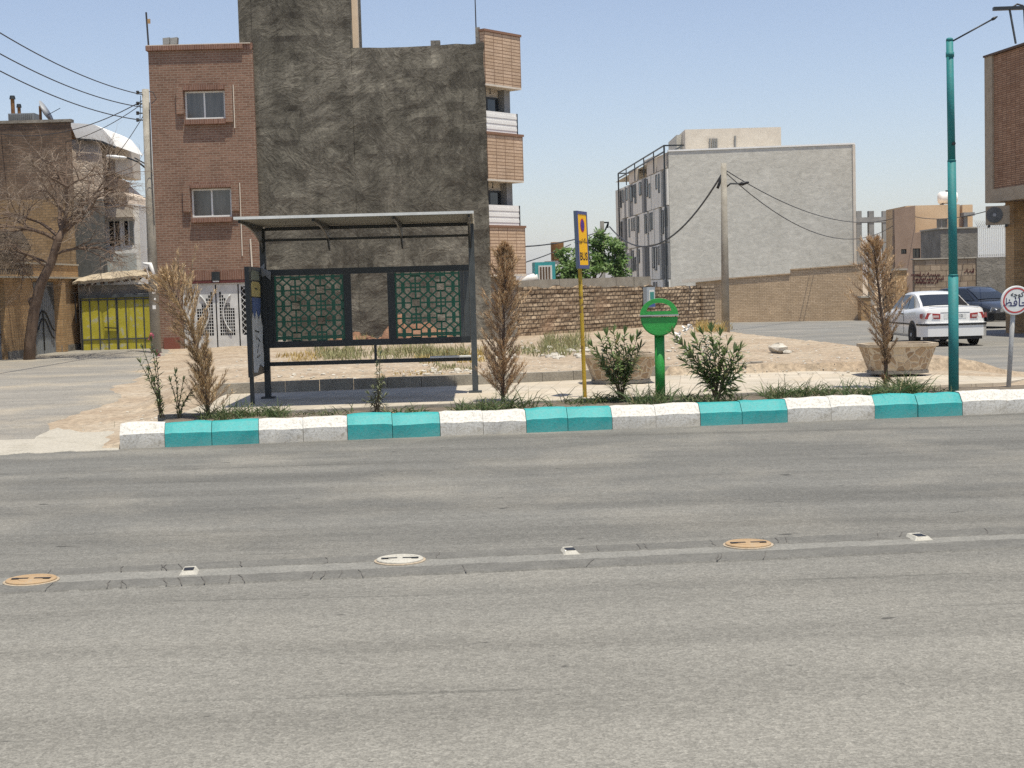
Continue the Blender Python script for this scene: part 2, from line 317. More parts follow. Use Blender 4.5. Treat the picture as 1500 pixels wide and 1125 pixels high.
# ---------------------------------------------------------------- ground
KA=on(175,658,0); KB=on(1500,605,0); KM=(KB.y-KA.y)/(KB.x-KA.x)
def yk(x): return KA.y+(max(-25,min(25,x))-KA.x)*KM
KD=Vector((1,KM,0)).normalized(); KN=Vector((-KM,1,0)).normalized(); KRZ=math.atan(KM)
def kp(u,t,z): return Vector((KA.x,KA.y,z))+KD*u+KN*t        # u along the kerb, t behind its front face
def sst(a,b,x):
    t=max(0,min(1,(x-a)/(b-a))); return t*t*(3-2*t)
def lerp(a,b,t): return a+(b-a)*max(0,min(1,t))
def XL(Y): return -4.4-(Y/KS-8.7)*.33
def XR(Y): return 8.3 if Y/KS<17 else 8.3-.06*(Y/KS-17)
def hash2(x,y): return (math.sin(x*12.9898+y*78.233)*43758.5453)%1.0
def vn(x,y):
    xi,yi=math.floor(x),math.floor(y); fx,fy=x-xi,y-yi; fx=fx*fx*(3-2*fx); fy=fy*fy*(3-2*fy)
    a,b,c,d=hash2(xi,yi),hash2(xi+1,yi),hash2(xi,yi+1),hash2(xi+1,yi+1)
    return a+(b-a)*fx+(c-a)*fy+(a-b-c+d)*fx*fy
def G(X,Y):
    t=(Y-yk(X))
    if t<0.12: return -.06
    lot=lerp(.40,.13,(Y/KS-11.5)/12.5)
    left=lerp(-.01,.10,(Y/KS-9)/14); right=lerp(.12,-.2,(Y/KS-10.5)/7)
    if t<2.9*KS: lot=.2
    xl=XL(Y); a=sst(xl-.5,xl+.9,X); b=sst(XR(Y)-1.3,XR(Y)+.3,X)
    z=left*(1-a)+lot*a; z=z*(1-b)+right*b
    rough=.05*(vn(X*1.7,Y*1.7)-.5)+.03*(vn(X*5,Y*5)-.5)
    if t>2.9*KS and a>.5 and b<.5: z+=rough
    return z
def gp(px,py):
    z=.2
    for _ in range(40):
        p=on(px,py,z) if z<HC-.2 else on(px,py,.3)
        z=z*.5+.5*G(p.x,min(p.y,170))
    return Vector((p.x,p.y,z))
def frange(a,b,s):
    n=max(1,int(round((b-a)/s))); return [a+(b-a)*i/n for i in range(n+1)]
xs=[-400,-200,-100,-60,-40,-28]+frange(-20,16,.22)+[18,21,25,30,40,60,100,200,400]
ts=[-40,-20,-8,-3,0.0,.11,.13,.4,1,2.0,4,5.2,2.89*KS,2.91*KS]+frange(3.0*KS,30,.3)+frange(31,58,1)+[60,66,75,90,110,150,220,400,800,1600,3000]
mb=MB(); vs=[];fs=[]
for t in ts:
    for x in xs: vs.append((x,yk(max(-20,min(20,x)))+t,G(x,yk(x)+t) if t<150 else -.2))
w=len(xs)
for i in range(len(ts)-1):
    for j in range(w-1): fs.append((i*w+j,i*w+j+1,(i+1)*w+j+1,(i+1)*w+j))
mb.add(vs,fs); obj('ground',mb,MT['dirt'],smooth=True,kind='structure')
# main road
mb=MB(); y0=-6
n=60; vs=[];fs=[]
for x in (-200,-60,-20,20,60,200): vs+= [(x,-8,0),(x,yk(x)+.02,0)]
mb.add(vs,[(2*i,2*i+2,2*i+3,2*i+1) for i in range(5)]); obj('road',mb,MT['asphalt'],kind='structure')
# median trench: two dark tar strips and a paler band, each its own sheet
def strip(name,pa,pb,mat,z,jit=.012):
    (a0,a1),(b0,b1)=pa,pb; A0,B0=on(0,a0,z),on(1500,b0,z); A1,B1=on(0,a1,z),on(1500,b1,z)
    mb=MB(); vs=[]; k=400
    for i in range(-420,k+420):
        s=i/k; p=A0.lerp(B0,s) if 0<=s<=1 else A0+(B0-A0)*s; q=A1+(B1-A1)*s
        j=jit*(vn(i*.35,a0)-.5)*2+jit*1.2*(vn(i*.05,a0+9)-.5)
        j2=jit*(vn(i*.35,a1+3)-.5)*2
        vs+=[(p.x,p.y+j+.02,z-.012),(p.x,p.y+j,z),(q.x,q.y+j2,z),(q.x,q.y+j2-.02,z-.012)]
    mb.add(vs,[(4*i+k+1,4*i+k+5,4*i+k+4,4*i+k) for i in range(len(vs)//4-1) for k in range(3)]); return obj(name,mb,mat,kind='structure')
strip('road_trench',(840,869),(772,801),MT['strip_mid'],.004)
strip('road_patch',(837,845),(771,781),MT['strip'],.008,.014)
strip('road_patch',(857,868),(789,801),MT['strip'],.008,.014)
# cracks across the strips
mb=MB()
for i in range(30):
    px=rnd(-20,1520); s=px/1500
    for (a,b) in ((837,845),(857,868)) if rnd(0,1)<.25 else (((837,845),) if rnd(0,1)<.55 else ((857,868),)):
        ya=a-66*s*1.0; yb=(b-67*s)
        dx=rnd(-9,9); P=[on(px+dx*k/3+rnd(-2,2),ya+(yb-ya)*k/3,.0115) for k in range(4)]
        for k in range(3):
            d=(P[k+1]-P[k]); nn=Vector((-d.y,d.x,0)).normalized()*rnd(.0015,.004)
            mb.poly([P[k]-nn,P[k]+nn,P[k+1]+nn,P[k+1]-nn])
obj('road_crack',mb,plain('crack dark',(.105,.097,.085),.95),kind='structure')
# side street and back lane, draped a little above the ground
def drape(name,rows,mat,lift,nc=14):
    mb=MB(); vs=[]; 
    for (Y,xa,xb) in rows:
        for j in range(nc+1):
            x=xa+(xb-xa)*(j-1)/(nc-2) if 0<j<nc else (xa-.12 if j==0 else xb+.12); vs.append((x,Y,G(x,Y)+(lift if 0<j<nc else -.05)))
    mb.add(vs,[(i*(nc+1)+j,i*(nc+1)+j+1,(i+1)*(nc+1)+j+1,(i+1)*(nc+1)+j) for i in range(len(rows)-1) for j in range(nc)])
    return obj(name,mb,mat,smooth=True,kind='structure')
rows=[]
for Y in [y_*KS for y_ in frange(9.35,40,.2)]:
    e=XL(Y)-.75-.5*vn(Y*.8,3)-.22*vn(Y*3.1,8)-.35*(1-sst(9*KS,13*KS,Y))
    rows.append((Y,-15.2+.35*vn(Y*.9,31),e))
drape('side_street',rows,MT['side_asphalt'],.014,40)
rows=[]
for Y in [y_*KS for y_ in frange(8.0,48,.2)]:
    if Y<yk(10)+.5: continue
    e=XR(Y)+.55+.3*vn(Y*.9,17)+.12*vn(Y*3,4)+.9*(1-sst(9.5*KS,14*KS,Y))
    if Y>30*KS: e=lerp(e,-3,(Y-30*KS)/2.0)
    rows.append((Y,e,24))
drape('back_lane',rows,MT['lane_asphalt'],.014,60)
# concrete apron where the side street meets the road
mb=MB(); vs=[]; k=120
for i in range(k+1):
    px=-900+ (1074)*i/k; a=on(px,657.5+ (174-px)*.042+3*vn(i*.6,2)-1.5,.007); b=on(px,628+(174-px)*.035-9*vn(i*.35,6)+ (6 if px>90 else 0),.007)
    vs+=[(a.x,a.y-.03,-.03),tuple(a),tuple(b),(b.x,b.y+.03,-.05)]
mb.add(vs,[(4*i+q,4*i+4+q,4*i+5+q,4*i+1+q) for i in range(k) for q in range(3)]); obj('pavement_apron',mb,MT['concrete'],kind='structure')
# planting strip behind the kerb, its low edging, the pavement and the back edging
U1=(KB-KA).length+5.5
mb=MB(); vs=[]; nu=90
for i in range(nu+1):
    u=.05+U1*i/nu
    for j in range(5):
        t=.2+1.14*j/4; z=.235+.03*(vn(u*4,t*9)-.5)-.16*sst(.5,.0,u); vs.append(tuple(kp(u,t,z)))
mb.add(vs,[(i*5+j,(i+1)*5+j,(i+1)*5+j+1,i*5+j+1) for i in range(nu) for j in range(4)]); obj('ground_soil',mb,MT['soil'],smooth=True,kind='structure')
mb=MB(); z1=.262
pav=[kp(.55,1.32,z1),kp(8.9,1.40,z1),kp(11.4,1.8,z1-.02),kp(12.4,3.0,z1-.06),kp(9.6,5.85,z1),kp(4.6,4.82,z1),kp(.9,4.72,z1)]
mb.prism([(p.x,p.y,.05) for p in pav],(0,0,.001)); mb.v=[]; mb.f=[]; mb.m=[]
nn=len(pav); mb.add([tuple(p) for p in pav]+[(p.x,p.y,-.02) for p in pav],[tuple(range(nn))]+[(i,i+nn,(i+1)%nn+nn,(i+1)%nn) for i in range(nn)])
def tiles(name):
    m,nt,b=newmat(name); v=coords(nt); t=N(nt,'ShaderNodeTexBrick',Scale=1.0,Color1=c4((.42,.37,.29)),Color2=c4((.52,.46,.37)),Mortar=c4((.30,.26,.20))); t.offset=0
    t.inputs['Mortar Size'].default_value=.008; t.inputs['Brick Width'].default_value=.3; t.inputs['Row Height'].default_value=.3; t.inputs['Mortar Smooth'].default_value=.5
    r=N(nt,'ShaderNodeVectorRotate',rotation_type='Z_AXIS'); r.inputs['Angle'].default_value=KRZ; nt.links.new(v,r.inputs['Vector']); nt.links.new(r.outputs[0],t.inputs['Vector'])
    col=mix(nt,1.0,t.outputs['Color'],ramp(nt,noise(nt,v,1.3,6,.65),[(.3,.85),(.7,1.12)]),'MULTIPLY')
    col=mix(nt,ramp(nt,noise(nt,v,.8,6,.7),[(.46,0),(.7,.8)]),col,(.50,.42,.31))
    nt.links.new(col,b.inputs['Base Color']); b.inputs['Roughness'].default_value=.9; bump(nt,b,t.outputs['Fac'],-.3,.005); return m
obj('pavement',mb,tiles('dusty pavement tiles'),kind='structure')
mb=MB()
def edge_run(mb,u0,u1,t0a,t0b,w,zb,zt,step,gap=.006):
    u=u0
    while u<u1:
        e=min(u+step,u1)-gap; f=lambda q:t0a+(t0b-t0a)*(q-u0)/(u1-u0)
        P=[kp(u,f(u),zb),kp(e,f(e),zb),kp(e,f(e)+w,zb),kp(u,f(u)+w,zb)]; dz=rnd(-.006,.006)
        mb.prism(P,(0,0,zt-zb+dz)); u+=step
edge_run(mb,.3,8.9,1.21,1.28,.11,.05,.27,1.0)
obj('pavement_kerb',mb,MT['edging'],kind='structure')
mb=MB(); edge_run(mb,.75,4.6,4.72,4.82,.14,.1,.415,.5); edge_run(mb,4.6,9.3,4.82,5.80,.14,.1,.405,.5)
obj('back_kerb',mb,MT['edging'],kind='structure')
# painted kerb blocks
bounds=[175,241,310,379,444,509,575,645,708,771,832,897,961,1026,1087,1154,1218,1282,1345,1410,1475,1541,1608,1674,1740,1806,1872]
cols='WTTWWTTWWTTWWTTWWTTWWTTWWT'
word=['first','second','third','fourth','fifth','sixth','seventh','eighth','ninth','tenth','eleventh','twelfth','thirteenth','fourteenth','fifteenth','sixteenth','seventeenth','eighteenth','nineteenth','twentieth','twenty-first','twenty-second','twenty-third','twenty-fourth','twenty-fifth','twenty-sixth']
near=['at the broken kerb end beside the side street','in front of the pink-flowered oleander','in front of the dead cypress bent over the kerb','','','in front of the small olive sapling','','','in front of the tall dead cypress beside the shelter','','in front of the bus stop sign','in front of the oleander beside the bus sign','in front of the green litter bin','in front of the big white-flowered oleander','','','','in front of the cypress by the stone planter','beside the foot of the turquoise lamp post','','','','','','','']
def ukerb(px):
    lo,hi=-2,30
    for _ in range(50):
        mdl=(lo+hi)/2; p=kp(mdl,0,.12); d=p-CAM
        x=CX+F*d.dot(RT)/d.dot(FW)
        if x<px: lo=mdl
        else: hi=mdl
    return lo
for i,c in enumerate(cols):
    u0,u1=ukerb(bounds[i]),ukerb(bounds[i+1]); g=.004 if c=='W' else .007
    pr=[(0,-.02),(0,.160),(.015,.174),(.085,.262),(.11,.274),(.22,.276),(.225,-.02)]
    nseg=6; mb=MB(); vs=[]; k=len(pr); dz=rnd(-.011,.011); dt=rnd(-.010,.010)
    for s in range(nseg+1):
        u=u0+g/2+(u1-u0-g)*s/nseg; e=1 if 0<s<nseg else 0
        for (t,z) in pr:
            jt=(vn(u*7,z*11+t*5)-.5)*.016; inset=.006*(1-e)
            vs.append(tuple(kp(u,t+jt+dt+(inset if t<.1 else 0),z+(jt-inset+dz if z>.1 else 0))))
    fs=[(s*k+j,(s+1)*k+j,(s+1)*k+j+1,s*k+j+1) for s in range(nseg) for j in range(k-1)]+[tuple(range(k)),tuple(range((nseg+1)*k-1,nseg*k-1,-1))]
    mb.add(vs,fs); o=kp((u0+u1)/2,0,0)
    b=obj('kerb_block',mb,MT['white_kerb' if c=='W' else 'teal_kerb'],off=o)
    tag(b,('%s painted kerb block, %s from the broken kerb end'%('white' if c=='W' else 'turquoise',word[i])) if not near[i] else '%s painted kerb block %s'%('white' if c=='W' else 'turquoise',near[i]),'kerb block','painted concrete kerb blocks')
# manhole covers and road studs in the trench
def cover(px,py,w,mat,label):
    p=on(px,py,.0); r=w/2*(p.y)/F
    t=thing('manhole_cover',label,'manhole cover',(p.x,p.y,.004),0,'manhole covers in the trench')
    mb=MB(); mb.lathe([(r*1.09,0),(r*1.09,.006),(r*1.0,.008)],40); obj('frame',mb,MT['planter_rim'],t)
    mb=MB(); mb.lathe([(r*.99,.004),(r*.99,.014),(r*.96,.018),(r*.80,.018),(r*.78,.014),(r*.5,.015),(r*.48,.019)],40); obj('lid',mb,mat,t)
    for s in (-1,1):
        mb=MB(); mb.box(s*r*.45-.05,s*r*.45+.05,-.012,.012,.0192,.0215); obj('lifting_slot',mb,MT['black'],t)
MT['cover_orange']=paint('orange cover paint',(.44,.275,.13),(.36,.31,.24),.60,.85,6,(.38,.30,.20))
MT['cover_pale']=surf('pale cover',(.42,.40,.34),(.54,.51,.44),5,.9)
cover(46,852.5,74,MT['cover_orange'],'ochre painted manhole cover at the road end by the side street')
cover(586,822.5,70,MT['cover_pale'],'pale grey concrete manhole cover in the road trench')
cover(1096,799.5,68,MT['cover_orange'],'ochre painted manhole cover below the litter bin and oleander')
def stud(px,py,w,label):
    p=on(px,py,0); k=w*p.y/F; t=thing('road_stud',label,'road stud',(p.x,p.y,.004),KRZ,'reflective road studs in the trench')
    mb=MB(); mb.prism([(-k/2,-.07,0),(k/2,-.07,0),(k/2-.02,-.05,.022),(-k/2+.02,-.05,.022)],(0,.15,0)); obj('body',mb,MT['cover_pale'],t)
    mb=MB(); mb.box(-.03,.03,-.042,.052,.0225,.025); obj('reflector',mb,MT['black'],t)
    mb=MB(); mb.prism([(-k/2+.01,-.053,.004),(-.035,-.053,.004),(-.035,-.035,.024),(-k/2+.03,-.035,.024)],(0,.003,0)); obj('reflector',mb,plain('stud reflector',(.7,.66,.5),.3),t)
stud(277,840,26,'small pale road stud between the ochre and the grey manhole covers')
stud(835,810.5,24,'small pale road stud between the grey and the far ochre covers')
stud(1347,790,28,'small pale road stud beyond the last ochre manhole cover')
# ---------------------------------------------------------------- bus shelter
SRZ=math.radians(1.2); Yp=10.6*KS; pL=at(393,577,Yp); SO=Vector((pL.x,pL.y,.262)); 
S=thing('bus_shelter','dark steel bus shelter with green lattice screens, flat roof and torn poster panel','bus shelter',SO,SRZ)
ds=MT['dark_steel']; gs=MT['grey_steel']
W=2.86
def sz(px,py): return onwall(px,py,SO,SRZ).z
zr=2.62-.262; zA,zB=2.03-.262,.955-.262
for x in (0.0,W):
    mb=MB(); mb.box(x-.04,x+.04,-.04,.04,0,zr-.03); mb.box(x-.09,x+.09,-.09,.09,-.01,.024); obj('post',mb,ds if x==0 else gs,S)
# roof: thin slab with a light metal rim
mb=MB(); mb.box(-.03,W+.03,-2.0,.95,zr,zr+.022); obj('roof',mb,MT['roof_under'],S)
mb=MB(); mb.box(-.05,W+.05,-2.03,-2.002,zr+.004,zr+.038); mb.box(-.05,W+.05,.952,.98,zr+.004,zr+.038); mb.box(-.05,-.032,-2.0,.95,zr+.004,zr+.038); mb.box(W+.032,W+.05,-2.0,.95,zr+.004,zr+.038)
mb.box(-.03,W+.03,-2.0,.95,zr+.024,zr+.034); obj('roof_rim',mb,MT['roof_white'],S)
for z,h in ((zr-.035,.05),(zr-.19,.035)):
    mb=MB(); mb.box(.042,W-.042,-.025,.025,z-h/2,z+h/2); obj('roof_beam',mb,ds,S)
def bracket(x,th,front=-1.15,drop=.34):
    pts=[(x,.03,zr-.003),(x,front,zr-.003),(x,front,zr-.035)]
    for i in range(1,9):
        s=i/8; pts.append((x,front+(abs(front)-.0)*s**1.0,zr-.035-drop*(1-math.sqrt(max(0,1-(s)**2.0)))))
    pts.append((x,.03,zr-.05-drop)); mb=MB(); mb.prism(pts,(th,0,0)); obj('bracket',mb,ds,S)
for x in (-.012,.90,1.90,W-.024): bracket(x,.024,-1.92,.30 if 0<x<2 else .36)
# frame with two lattice screens and an open bay between them
def rail(x0,x1,z0,z1,mat=ds,y0=-.03,y1=.03,name='frame'):
    mb=MB(); mb.box(x0,x1,y0,y1,z0,z1); return obj(name,mb,mat,S)
rail(.042,W-.042,zA-.085,zA); rail(.042,W-.042,zB,zB+.085)
rail(.042,.105,zB+.087,zA-.087); rail(W-.12,W-.042,zB+.087,zA-.087,gs)
rail(1.09,1.19,zB+.087,zA-.087); rail(1.69,1.79,zB+.087,zA-.087)
rail(W-.17,W-.122,zB+.087,zA-.087,gs,-.02,.02); rail(.107,.14,zB+.087,zA-.087,ds,-.02,.02)
def lattice(x0,x1,z0,z1,Wc=.345,H=.212):
    mb=MB()
    def seg(a,b,w,y=.0):
        (ax,az),(bx,bz)=a,b; t0,t1=0,1; dx,dz=bx-ax,bz-az
        for p,q in ((-dx,ax-x0),(dx,x1-ax),(-dz,az-z0),(dz,z1-az)):
            if abs(p)<1e-9:
                if q<0: return
            else:
                r=q/p
                if p<0: t0=max(t0,r)
                else: t1=min(t1,r)
        if t1-t0<1e-3: return
        th=.010+ (hash2(ax+3*az,bx+7*bz))*.004
        mb.bar((ax+dx*t0,y,az+dz*t0),(ax+dx*t1,y,az+dz*t1),w,th,(0,1,0))
    for k in range(-1,5):
        cx=x0+.11+k*Wc
        for j in range(-1,7):
            z=z1-.10-j*H
            seg((cx,z+.05),(cx,z+H-.05),.050)
            for s in (-1,1):
                seg((cx,z+.05),(cx+s*.06,z),.021); seg((cx,z-.05),(cx+s*.06,z),.021)
                seg((cx+s*.06,z),(cx+s*.11,z+.045),.021); seg((cx+s*.06,z),(cx+s*.11,z-.045),.021)
                seg((cx+s*.11,z+.045),(cx+s*.11,z+H-.045),.021)
            seg((cx-.11,z+H/2),(cx+.11,z+H/2),.022)
            c=cx+Wc/2; h=Wc/2-.11
            if (k+j)%2==0:
                for q in (z+.05,z+H-.05): seg((c-h,q),(c+h,q),.021)
            else:
                for q in (z+.055,z+H/2,z+H-.055): seg((c-h,q),(c+h,q),.022)
                seg((c,z+.05),(c,z+H-.05),.022)
            seg((c,z-.05),(c,z+.05),.024)
            for s in (-1,1): seg((c-h,z+s*.05),(c+h,z+s*.05),.024)
    seg((x0,z0+.035),(x1,z0+.035),.024); seg((x0+.012,z0),(x0+.012,z1),.024); seg((x1-.012,z0),(x1-.012,z1),.024); seg((x0,z1-.024),(x1,z1-.024),.024)
    obj('lattice_screen',mb,MT['lattice'],S)
lattice(.142,1.088,zB+.087,zA-.087); lattice(1.792,W-.172,zB+.087,zA-.087)
# bench rails and the one bracket left of the seat
zb=.735-.262
rail(.042,W-.042,zb-.03,zb+.025,ds,-.03,.03,'bench_rail')
mb=MB(); mb.box(2.25,W-.045,-.20,.02,zb+.028,zb+.046); obj('seat_slat',mb,MT['roof_white'],S)
rail(1.48,1.515,zb+.027,zB-.002,ds,-.02,.02,'strut')
# poster panel across the end
px_=-.05
mb=MB(); mb.box(px_-.03,px_+.03,-1.16,-.06,.36,1.80); obj('poster_panel',mb,ds,S)
mb=MB(); mb.box(px_-.025,px_+.025,-1.10,-1.05,0,.358); obj('panel_leg',mb,ds,S)
def torn(mat,pts,x,name='poster'):
    mb=MB(); mb.prism([(x,a*1.24,b) for a,b in pts],(.0015,0,0)); return obj(name,mb,mat,S)
X=px_+.031
torn(surf('faded poster paper',(.55,.55,.53),(.72,.72,.70),5,.8,fine=.3),[(-.86,.42),(-.60,.40),(-.44,.50),(-.14,.44),(-.12,.62),(-.17,.80),(-.12,1.0),(-.20,1.06),(-.26,1.18),(-.40,1.10),(-.55,1.22),(-.66,1.10),(-.78,1.20),(-.86,1.12)],X)
torn(surf('blue poster print',(.06,.10,.26),(.12,.18,.36),8,.7),[(-.80,1.215),(-.66,1.12),(-.55,1.235),(-.40,1.12),(-.26,1.2),(-.20,1.38),(-.80,1.40)],X+.0004)
torn(surf('faded yellow poster print',(.50,.40,.15),(.62,.52,.24),6,.8),[(-.83,1.415),(-.22,1.40),(-.20,1.55),(-.28,1.60),(-.75,1.61),(-.83,1.58)],X)
torn(surf('grey green poster print',(.20,.22,.17),(.32,.34,.28),6,.8),[(-.82,1.63),(-.24,1.62),(-.26,1.74),(-.72,1.76),(-.82,1.72)],X)
mb=MB()
for (a,b) in (((-.70,.96),(-.42,.93)),((-.66,.90),(-.60,.84)),((-.55,.86),(-.35,.80)),((-.60,.66),(-.44,.78)),((-.62,.60),(-.40,.62)),((-.60,1.52),(-.42,1.50))): mb.bar((X+.003,a[0]*1.24,a[1]),(X+.003,b[0]*1.24,b[1]),.02,.002,(1,0,0))
obj('print',mb,MT['black'],S)
mb=MB(); mb.prism([(-.06,-.075,1.78),(.03,-.075,1.86),(.02,-.075,1.78),(.11,-.075,1.74),(.10,-.075,1.62),(.03,-.075,1.69),(-.01,-.075,1.67)],(0,.02,.0)); obj('torn_paper',mb,plain('grey torn paper',(.24,.25,.26),.8),S)

# ---------------------------------------------------------------- text helper
def text_mesh(s, size, weight=0.0, sx=1.0, arabic=False):
    cu=bpy.data.curves.new('lettering','FONT'); cu.body=s; cu.size=size; cu.align_x='CENTER'; cu.align_y='CENTER'; cu.offset=weight; cu.extrude=.0008; cu.resolution_u=3
    o=bpy.data.objects.new('lettering',cu); C.objects.link(o)
    me=bpy.data.meshes.new_from_object(o.evaluated_get(bpy.context.evaluated_depsgraph_get())); 
    bpy.data.objects.remove(o)
    mb=MB(); mb.add([(v.co.x*sx,v.co.y,v.co.z) for v in me.vertices],[tuple(p.vertices) for p in me.polygons]); return mb
def upright(mb,x,y,z):              # xy text -> xz plane facing -y
    mb.v=[(v[0]+x,y-v[2],v[1]+z) for v in mb.v]; return mb
AR_STOP="\uFE8D\uFBFE\uFEB4\uFE98\uFB95\uFE8E\uFEE9 \uFE8D\uFE97\uFEEE\uFE91\uFEEE\uFEB1"[::-1]
AR_LANE="\uFB90\uFEEE\uFB7C\uFEEA"[::-1]; AR_NAME="\uFEA3\uFE8E\uFED3\uFEC6"[::-1]
# ---------------------------------------------------------------- bus stop sign
b0=on(857,585,.235); rz=math.atan2(.935,.355)
BS=thing('bus_stop_sign','tall yellow bus stop sign with blue frame on a rusty yellow pole','road sign',b0)
tp=at(849.5,395,b0.y)-b0
mb=MB(); mb.tube([(0,0,-.05),tp*.15,tp*.5,tp*1.0,tp+Vector((-.02,0,.62))],.026,10); obj('pole',mb,paint('rusty yellow pole paint',(.55,.36,.03),(.16,.085,.04),.53,.6,3),BS,True)
bc=at(853.5,351.5,b0.y)-b0; 
bd=bpy.data.objects.new('board',None)
def bl(p):                          # board-local (x along the face, y into it) -> thing-local
    c,s=math.cos(rz-.0),math.sin(rz); sh=-.024*p[2]
    return (bc.x+p[0]*c-p[1]*s+sh, bc.y+p[0]*s+p[1]*c, bc.z+p[2])
def bpart(name,mb,mat,parent=BS): mb.v=[bl(v) for v in mb.v]; return obj(name,mb,mat,parent)
hw,hh=.19,.345
mb=MB(); mb.box(-hw-.02,hw+.02,-.0,.038,-hh-.02,hh+.02); board=bpart('board',mb,plain('sign box grey blue',(.10,.13,.18),.4,.3))
mb=MB()
for a in ((-hw-.02,-hw+.015,-hh-.02,hh+.02),(hw-.015,hw+.02,-hh-.02,hh+.02),(-hw+.016,hw-.016,hh-.02,hh+.02),(-hw+.016,hw-.016,-hh-.02,-hh+.024)): mb.box(a[0],a[1],-.008,-.001,a[2],a[3])
bpart('board_frame',mb,plain('sign frame blue',(.085,.10,.23),.45))
mb=MB(); mb.box(-hw+.014,hw-.014,-.004,-.0015,-hh+.01,hh-.018); bpart('board_face',mb,plain('sign yellow',(1.0,.53,.008),.45))
mb=MB(); mb.lathe([(.088,-.0058),(.088,-.0045)],36,(0,0,.185),'y'); bpart('prohibition_ring',mb,plain('sign red',(.48,.03,.05),.4))
mb=MB(); mb.lathe([(.070,-.0072),(.070,-.0059)],36,(0,0,.185),'y'); bpart('prohibition_disc',mb,plain('sign violet blue',(.085,.035,.26),.4))
bpart('lettering',upright(text_mesh('BUS',.14,.0025,1.3),0,-.0046,-.215),MT['black'])
bpart('lettering',upright(text_mesh(AR_STOP,.078,.0008,1.05),0,-.0046,-.015),MT['black'])
# ---------------------------------------------------------------- round street name sign
s0=on(1477,568,.235); 
RS=thing('street_name_sign','round white street name sign with red ring on a leaning grey pole','road sign',s0)
sc=at(1488,440,s0.y-.06)-s0
mb=MB(); top=sc+Vector((.0,.05,.12)); mb.tube([(0,0,-.05),top*.5,top],.030,12); obj('pole',mb,surf('dusty white pole paint',(.42,.41,.39),(.58,.57,.54),4,.6),RS,True)
tl=(sc.x)/(sc.z)
def rpart(name,mb,mat):
    mb.v=[(sc.x+v[0]+v[2]*.10,sc.y+v[1],sc.z+v[2]-v[0]*.03) for v in mb.v]; return obj(name,mb,mat,RS)
R=20.5*s0.y/F
mb=MB(); mb.lathe([(R*1.0,.0),(R*1.04,.004),(R*1.04,.03),(R*1.0,.034)],48,(0,0,0),'y'); rpart('disc',mb,MT['white_frame'])
mb=MB(); n=64
for i in range(n):
    a,b=2*PI*i/n,2*PI*(i+1)/n; r0,r1=R*.80,R*.91
    mb.poly([(r0*math.cos(a),-.002,r0*math.sin(a)),(r1*math.cos(a),-.002,r1*math.sin(a)),(r1*math.cos(b),-.002,r1*math.sin(b)),(r0*math.cos(b),-.002,r0*math.sin(b))])
rpart('ring',mb,plain('ring red',(.46,.05,.05),.5))
rpart('lettering',upright(text_mesh(AR_LANE,.085,.0012),.01,-.002,.075),MT['black'])
rpart('lettering',upright(text_mesh(AR_NAME,.145,.0012),.0,-.002,-.03),plain('sign navy',(.015,.015,.10),.5))
# ---------------------------------------------------------------- litter bin
q0=on(967.5,588,.235); k=q0.y/F; 
BN=thing('litter_bin','round green litter bin with arched handle lid on a thick post','litter bin',q0,-.10)
hb=at(965.5,465,q0.y)-q0; rb=27.0*k; hx=hb.x; hz=hb.z
def binv(v): return (v[0]+hx*(v[2]/hz),v[1],v[2])
mb=MB(); mb.lathe([(.062,-.05),(.062,hz-rb*.93)],20); mb.v=[binv(v) for v in mb.v]; obj('post',mb,MT['green'],BN,True)
def disc_prof(th):
    return th
mb=MB(); pts=[]; th=.115; zt=hz+.028     # lower drum half
for i in range(25):
    a=PI-.14+(PI+.28)*i/24; pts.append((rb*math.cos(a),hz+rb*math.sin(a)))
pts=[(x,min(z,zt-.024)) for x,z in pts]
def drum(mb,outline,y0,y1,bev=.018):
    cx=0; cz=hz; n=len(outline)
    rings=[(y0,.93),(y0+bev*.4,.985),(y0+bev,1.0),(y1-bev,1.0),(y1-bev*.4,.985),(y1,.93)]
    vs=[]
    for y,s in rings:
        for x,z in outline: vs.append((x*s,y,hz+(z-hz)*s if z<zt-.02 or z>zt+.03 else z))
    fs=[(i*n+j,(i+1)*n+j,(i+1)*n+(j+1)%n,i*n+(j+1)%n) for i in range(len(rings)-1) for j in range(n)]
    fs+=[tuple(range(n)),tuple(range(len(rings)*n-1,(len(rings)-1)*n-1,-1))]; mb.add(vs,fs)
drum(mb,pts,-th,th); mb.v=[(v[0]+hx,v[1],v[2]) for v in mb.v]; obj('bowl',mb,MT['green'],BN)
mb=MB(); mb.box(hx-rb*1.05,hx+rb*1.05,-th-.02,th+.02,zt-.008,zt+.008); obj('rim',mb,MT['chrome'],BN)
mb=MB()                              # arched lid with a through opening
out=[]; inn=[]
for i in range(25):
    a=PI*i/24; out.append((rb*1.02*math.cos(a),zt+.010+max(0,(rb*1.02-.034)*math.sin(a))))
    inn.append((rb*.67*math.cos(a),zt+.050+max(0,(rb*.80-.078)*math.sin(a))))
y0,y1=-th-.012,th+.012; n=25; vs=[]
for ring,y in ((out,y0),(inn,y0),(out,y1),(inn,y1)): vs+=[(x+hx,y,z) for x,z in ring]
fs=[]
for j in range(n-1):
    fs+=[(j,n+j,n+j+1,j+1),(2*n+j,2*n+j+1,3*n+j+1,3*n+j),(j,j+1,2*n+j+1,2*n+j),(n+j,3*n+j,3*n+j+1,n+j+1)]
fs+=[(n-1,2*n-1,n,0),(2*n,3*n,4*n-1,3*n-1),(n-1,0,2*n,3*n-1),(n,2*n-1,4*n-1,3*n)]
mb.add(vs,fs); obj('lid',mb,MT['green'],BN)
